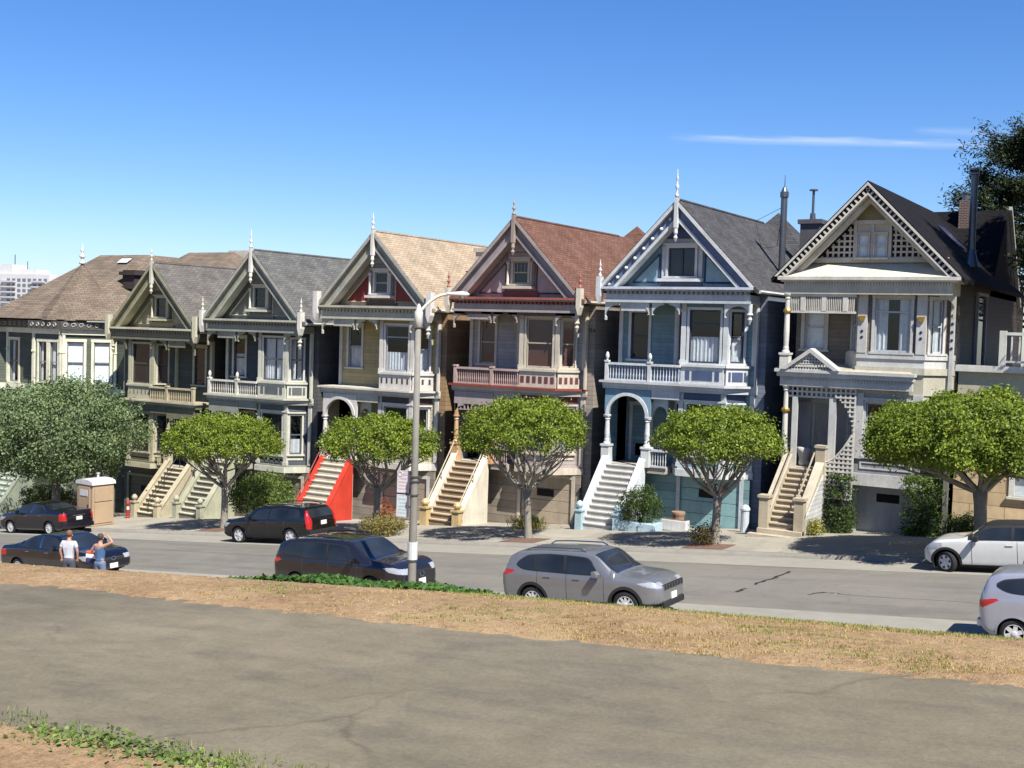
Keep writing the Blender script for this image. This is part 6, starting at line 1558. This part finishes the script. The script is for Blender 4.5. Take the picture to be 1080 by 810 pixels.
# ------------------------------------------------------------------ street furniture
def lamp_post():
    X,Y=-6.07,-19.75; z0=gz(X,Y); root=thing('street_lamp','tall concrete street lamp post with curved arm in front of the yellow house','street lamp',(X,Y,z0))
    pole=paint('lamp_concrete',(.27,.255,.215),.85,.15,bmp=.25,scale=4)
    m=MB(); H=.42-z0; m.tube([(0,0,-.1),(0,0,.4),(0,0,H*.5),(0,0,H-.45)],[.125,.112,.09,.072],12); m.build('pole',pole,root,smooth=True)
    for z in (1.25,2.95,3.3,3.42): MB().lathe([(.125,0),(.125,.03)],(0,0,z),12).build('band',METAL,root)
    m=MB(); m.tube([(0,-.0,1.3),(0,0,1.75)],.13,12); m.build('sticker',WHITE,root)
    m=MB(); m.lathe([(.09,H-.45),(.11,H-.44),(.11,H-.05),(.07,H),(.045,H+.12),(.01,H+.16)],(0,0,0),10); m.build('cap',paint('lamp_cap',(.62,.6,.54)),root,smooth=True)
    # arm reaches out over the road
    e=Vector((1.0,1.0,0)); P=[]
    for t in range(11):
        u=t/10; P.append((e.x*(u**1.1)*.52,e.y*(u**1.1)*.52,H-.1+.52*math.sin(u*math.pi/2)))
    m=MB(); m.tube(P,[.042]*11,8); m.build('arm',paint('lamp_arm',(.66,.63,.55)),root,smooth=True)
    q=Vector(P[-1]); d=Vector((.707,.707,-.03)).normalized(); hd=thing('lamp_head','','',(0,0,0)); del hd['label']; del hd['category']; hd.parent=root; hd.location=q; hd.rotation_euler=(0,0,R(45)); hd.scale=(.72,.72,.72)
    m=MB(); S=[(-.1,.05,.04),(.05,.09,.06),(.25,.13,.08),(.5,.17,.11),(.68,.15,.09),(.78,.05,.03)]
    rr=[]
    for x,a,b in S: rr.append([m.p((x,a*math.cos(k*math.pi/6),b*math.sin(k*math.pi/6)+.02)) for k in range(12)])
    for A,B in zip(rr,rr[1:]):
        for k in range(12): m.fi([A[k],A[(k+1)%12],B[(k+1)%12],B[k]])
    m.fi(rr[0][::-1]); m.fi(rr[-1]); m.build('housing',paint('lamp_housing',(.7,.68,.62),.4),hd,smooth=True)
    m=MB(); m.lathe([(.13,-.02),(.13,-.06),(.1,-.15),(.03,-.18)],(.5,0,-.0),12); m.build('lens',paint('lamp_lens',(.42,.36,.26),.2),hd,smooth=True)
    # the parking signs, on the face of the post towards the road and left
    s=thing('parking_sign','two stacked white kerbside signs, red lettering above green, on the lamp post','sign',(X-.36,Y+.02,z0+2.35),R(12))
    pl=paint('sign_white',(.78,.78,.78),.4); rd=paint('sign_red',(.8,.55,.56),.5); gn=paint('sign_green',(.5,.76,.75),.5)
    for nm,z,h,mt in (('upper_sign',.62,.58,rd),('lower_sign',.0,.58,gn)):
        m=MB(); m.box(-.17,.17,-.012,.0,z,z+h); o=m.build(nm,pl,s)
        b=MB()
        for k,(w_,y) in enumerate(((.1,.36),(.13,.27),(.12,.18),(.13,.1))): b.box(-w_,w_,-.016,-.013,z+y,z+y+.035)
        b.box(-.155,.155,-.015,-.0125,z+.015,z+.022); b.box(-.155,.155,-.015,-.0125,z+h-.022,z+h-.015)
        if mt is rd: b.tube([(-.08+.06*math.cos(t*.5236),-.016,z+.49+.06*math.sin(t*.5236)) for t in range(13)],.009,4); b.box(0.0,.13,-.016,-.013,z+.46,z+.51)
        else: b.prism([(-.14,z+.47),(-.08,z+.42),(-.08,z+.52)],-.016,-.013); b.box(-.07,.13,-.016,-.013,z+.45,z+.5)
        b.build('lettering',mt,o)
    for z in (.25,.85): m=MB(); m.box(-.05,.3,.0,.03,z,z+.04); m.build('clamp',METAL,s)
lamp_post()
def toilet():
    X,Y=-34.9,-6.0; root=thing('portable_toilet','tan portable toilet with a white roof under the big tree','portable toilet',(X,Y,gz(X,Y)),R(-4))
    tan=paint('toilet_tan',(.52,.37,.235),.6,.1); tan2=paint('toilet_tan_dull',(.42,.27,.15),.6,.1); wh=paint('toilet_roof',(.72,.72,.74),.5)
    m=MB(); m.box(-.62,.62,-.6,.6,.06,2.05); m.build('cabin',tan,root,bevel=.03)
    m=MB(); m.box(-.6,.6,-.62,.62,.0,.12); m.build('base',tan2,root)
    m=MB(); m.box(-.45,.45,-.645,-.603,.18,1.95); o=m.build('door',tan,root,bevel=.01)
    m=MB(); m.box(-.3,.3,-.665,-.648,1.5,1.8); m.build('vent_panel',WHITE,o); m=MB(); m.box(.3,.38,-.68,-.648,1.0,1.12); m.build('latch',METAL,o)
    m=MB()
    for y0,y1 in ((-.5,.5),): m.box(-.65,-.623,y0,y1,.2,1.15); m.box(-.65,-.623,y0,y1,1.25,1.9); 
    m.build('side_panel',tan2,root)
    m=MB(); m.box(.623,.65,-.5,.5,.2,1.15); m.box(.623,.65,-.5,.5,1.25,1.9); m.build('side_panel',tan,root)
    m=MB(); n=10; prof=[(-.68,2.05)]+[(-.68*math.cos(math.pi*k/n),2.06+.24*math.sin(math.pi*k/n)**.6) for k in range(n+1)]+[(.68,2.05)]
    m.prism(prof,-.66,.66); m.build('roof',wh,root); m=MB(); m.lathe([(.06,0),(.06,.25),(.09,.26),(.09,.3)],(-.3,.35,2.2),8); m.build('vent_pipe',wh,root)
toilet()
def red_post():
    X,Y=-36.2,-2.9; root=thing('bollard','small red post with white collar beside the olive stairs','bollard',(X,Y,gz(X,Y))); root.scale=(.62,.62,.85)
    MB().lathe([(.17,0),(.17,.1),(.12,.14),(.12,.8),(.15,.84),(.15,.9),(.1,1.0),(.03,1.1)],(0,0,0),12).build('post',paint('post_red',(.45,.03,.03),.5),root,smooth=False)
    MB().lathe([(.128,.52),(.128,.72)],(0,0,0),12).build('collar',WHITE,root)
red_post()
def blue_kerb_parts():
    base=paint('pale_blue_post',(.5,.66,.72),.5)
    t=thing('planter_box','low white planter box on the driveway of the blue house','planter',(-6.75,-1.2,gz(-6.75,-1.2)))
    m=MB(); m.box(-.55,.55,-.2,.2,0,.42); m.build('box',WHITE,t,bevel=.02); m=MB(); m.box(-.5,.5,-.15,.15,.40,.425); m.build('soil',MULCH,t)
    t=thing('planter_box','pale blue planter under the round dark bush','planter',(-7.9,-1.9,gz(-7.9,-1.9)))
    m=MB(); m.box(-.75,.75,-.45,.45,0,.36); m.build('box',base,t,bevel=.02)
    t=thing('flower_pot','tall terracotta pot beside the teal garage wall','pot',(-6.95,-.4,gz(-6.95,-.4)))
    MB().lathe([(.2,0),(.24,.5),(.28,.62),(.28,.7),(.22,.7)],(0,0,0),12).build('pot',paint('terracotta',(.36,.23,.15),.8),t)
    t=thing('bollard','white round-topped post at the teal garage corner','bollard',(-3.95,-1.0,gz(-3.95,-1.0)))
    MB().lathe([(.16,0),(.16,.8),(.19,.84),(.19,.9),(.13,1.0),(.04,1.05)],(0,0,0),12).build('post',paint('white_blue_post',(.66,.72,.76),.5),t)
blue_kerb_parts()

# ------------------------------------------------------------------ two people on the park-side pavement
def skin_mesh(name,V,E,Rad,mat,par,root=0,sub=2):
    me=bpy.data.meshes.new(name); me.from_pydata(V,E,[]); me.materials.append(mat); o=bpy.data.objects.new(name,me); COL.objects.link(o); o.parent=par
    s=o.modifiers.new('skin','SKIN'); s.use_smooth_shade=True; s.branch_smoothing=.3
    if not me.skin_vertices:
        bm=bmesh.new(); bm.from_mesh(me); bm.verts.layers.skin.verify(); bm.to_mesh(me); bm.free()
    for i,r in enumerate(Rad):
        r=r if isinstance(r,tuple) else (r,r); me.skin_vertices[0].data[i].radius=r; me.skin_vertices[0].data[i].use_root=(i==root)
    d=o.modifiers.new('smooth','SUBSURF'); d.levels=sub; d.render_levels=sub
    return o
SKINM=paint('skin',(.55,.3,.2),.6,.08)
def person(label,loc,rz,H,shirt,shorts,hairc,armL,armR,tank=False,hair_r=1.0):
    root=thing('person',label,'person',loc,rz); s=H/1.75
    def J(*p): return tuple(c*s for c in p)
    # x right, y forward (facing +y), z up
    V=[];E=[];Rd=[]
    def add(p,r,par=None):
        V.append(J(*p)); Rd.append(tuple(c*s for c in r) if isinstance(r,tuple) else r*s)
        if par is not None: E.append((par,len(V)-1))
        return len(V)-1
    pel=add((0,0,.95),(.155,.11)); w_=add((0,.0,1.12),(.14,.1),pel); ch=add((0,-.01,1.32),(.165,.11),w_); nk0=add((0,-.01,1.46),(.085,.075),ch); nk=add((0,.01,1.53),(.055,.06),nk0); h0=add((0,.03,1.6),(.075,.088),nk); h1=add((0,.03,1.68),(.08,.098),h0); add((0,.02,1.74),(.055,.065),h1)
    for sx in (-1,1):
        hp=add((sx*.09,0,.88),(.095,.1),pel); kn=add((sx*.1,.03,.5),(.06,.062),hp); an=add((sx*.1,-.02,.1),(.042,.045),kn); add((sx*.11,.13,.04),(.045,.035),an)
        A=armL if sx<0 else armR
        sh=add((sx*.18,-.01,1.42),(.06,.06),ch); el=add(A[0],(.042,.042),sh); wr_=add(A[1],(.03,.03),el)
        d=Vector(A[2])-Vector(A[1]); d.normalize(); sd=d.orthogonal().normalized(); 
        pm=add(tuple(Vector(A[1])+d*.06),(.04,.018),wr_)
        for k in range(4):
            b=Vector(A[1])+d*.1+sd*(k-1.5)*.02; f1=add(tuple(b),(.01,.01),pm); f2=add(tuple(b+d*(.04-.005*abs(k-1.5))+d.cross(sd)*.012),(.009,.009),f1); add(tuple(b+d*.065+d.cross(sd)*.035),(.008,.008),f2)
        t=add(tuple(Vector(A[1])+d*.05+sd*.045),(.011,.011),pm); add(tuple(Vector(A[1])+d*.09+sd*.06+d.cross(sd)*.02),(.009,.009),t)
    skin_mesh('body',V,E,Rd,SKINM,root,0,2)
    # ears and nose ride on the head
    # shirt
    V=[J(0,0,.9),J(0,0,1.12),J(0,-.01,1.32),J(0,-.01,1.45)];E=[(0,1),(1,2),(2,3)];Rd=[(.2*s,.165*s),(.17*s,.135*s),(.19*s,.135*s),(.1*s,.09*s)]
    for sx in (-1,1):
        A=armL if sx<0 else armR
        V.append(J(sx*.185,-.01,1.43)); Rd.append((.072*s,.075*s) if not tank else (.05*s,.05*s)); E.append((2,len(V)-1))
        if not tank:
            e=Vector((sx*.18,-.01,1.42)).lerp(Vector(A[0]),.72); V.append(J(*e)); Rd.append((.07*s,.07*s)); E.append((len(V)-2,len(V)-1))
    skin_mesh('shirt',V,E,Rd,shirt,root,1,2)
    V=[J(0,0,.98),J(0,0,.9)];E=[(0,1)];Rd=[(.185*s,.15*s),(.19*s,.155*s)]
    for sx in (-1,1):
        V+= [J(sx*.1,0,.78),J(sx*.105,.02,.54)]; n=len(V); E+=[(1,n-2),(n-2,n-1)]; Rd+=[(.115*s,.12*s),(.1*s,.105*s)]
    skin_mesh('shorts',V,E,Rd,shorts,root,0,2)
    m=MB(); 
    for k in range(1,9):
        pass
    m.lathe([(.07*s*hair_r,-.06*s),(.088*s*hair_r,.0),(.092*s*hair_r,.05*s),(.075*s*hair_r,.1*s),(.04*s,.125*s),(.005,.13*s)],J(0,.0,1.665),14); m.build('hair',hairc,root,smooth=True)
    for sx in (-1,1):
        m=MB(); m.box(sx*.1*s-.055*s,sx*.1*s+.055*s,-.1*s,.2*s,0,.09*s); m.build('shoe',CARBLK,root,bevel=.03)
        m=MB(); m.lathe([(.004,-.02),(.018,-.012),(.02,0),(.018,.012),(.004,.02)],J(sx*.082,.03,1.63),8); m.build('ear',SKINM,root,smooth=True)
    m=MB(); m.prism([(.115*s,1.6*s),(.15*s,1.61*s),(.118*s,1.66*s)],-.014*s,.014*s,'x'); m.build('nose',SKINM,root)
    for sx in (-1,1): MB().lathe([(.003,-.01),(.01,0),(.003,.01)],J(sx*.032,.122,1.655),6).build('eye',CARBLK,root)
    m=MB(); m.box(-.025*s,.025*s,.118*s,.124*s,1.565*s,1.573*s); m.build('mouth',paint('lips',(.4,.15,.12)),root)
    return root
ws_=cloth('pale_tshirt',(.4,.42,.46)); bt=cloth('blue_tank_top',(.05,.11,.22)); dk=cloth('dark_shorts',(.05,.055,.08)); jn=cloth('denim_shorts',(.1,.14,.22))
P1=(-18.65,-20.3); P2=(-17.35,-20.2)
person('man in a pale grey T-shirt seen from behind, nearly bald, standing by the black saloon',(P1[0],P1[1],gz(*P1)),R(28),1.76,ws_,dk,paint('short_reddish_hair',(.22,.1,.06),.8),((-.27,-.02,1.15),(-.24,.04,.92),(-.23,.06,.8)),((.27,-.02,1.15),(.25,.05,.92),(.24,.08,.8)),False,.98)
person('person in a blue tank top, one bare arm raised to their head',(P2[0],P2[1],gz(*P2)),R(10),1.68,bt,jn,paint('dark_grey_hair',(.06,.055,.05),.8),((-.33,-.02,1.2),(-.3,.16,1.02),(-.26,.24,.98)),((.46,.02,1.55),(.2,.08,1.74),(.12,.08,1.77)),True,1.08)
def bag():
    X,Y=-17.95,-20.0; root=thing('shoulder_bag','red, white and navy bag held between the two people','bag',(X,Y,gz(X,Y)+.78),R(15))
    for nm,z0,z1,mt in (('bag_bottom',0,.14,cloth('bag_navy',(.02,.03,.12))),('bag_middle',.14,.28,cloth('bag_white',(.7,.7,.72))),('bag_top',.28,.36,cloth('bag_red',(.55,.08,.05)))):
        m=MB(); m.box(-.18,.18,-.09,.09,z0+.001,z1-.001); m.build(nm,mt,root,bevel=.025)
    m=MB(); m.tube([(-.12,0,.34),(-.1,0,.5),(0.02,0,.56),(.1,0,.5),(.12,0,.34)],.012,6); m.build('strap',CARBLK,root)
bag()
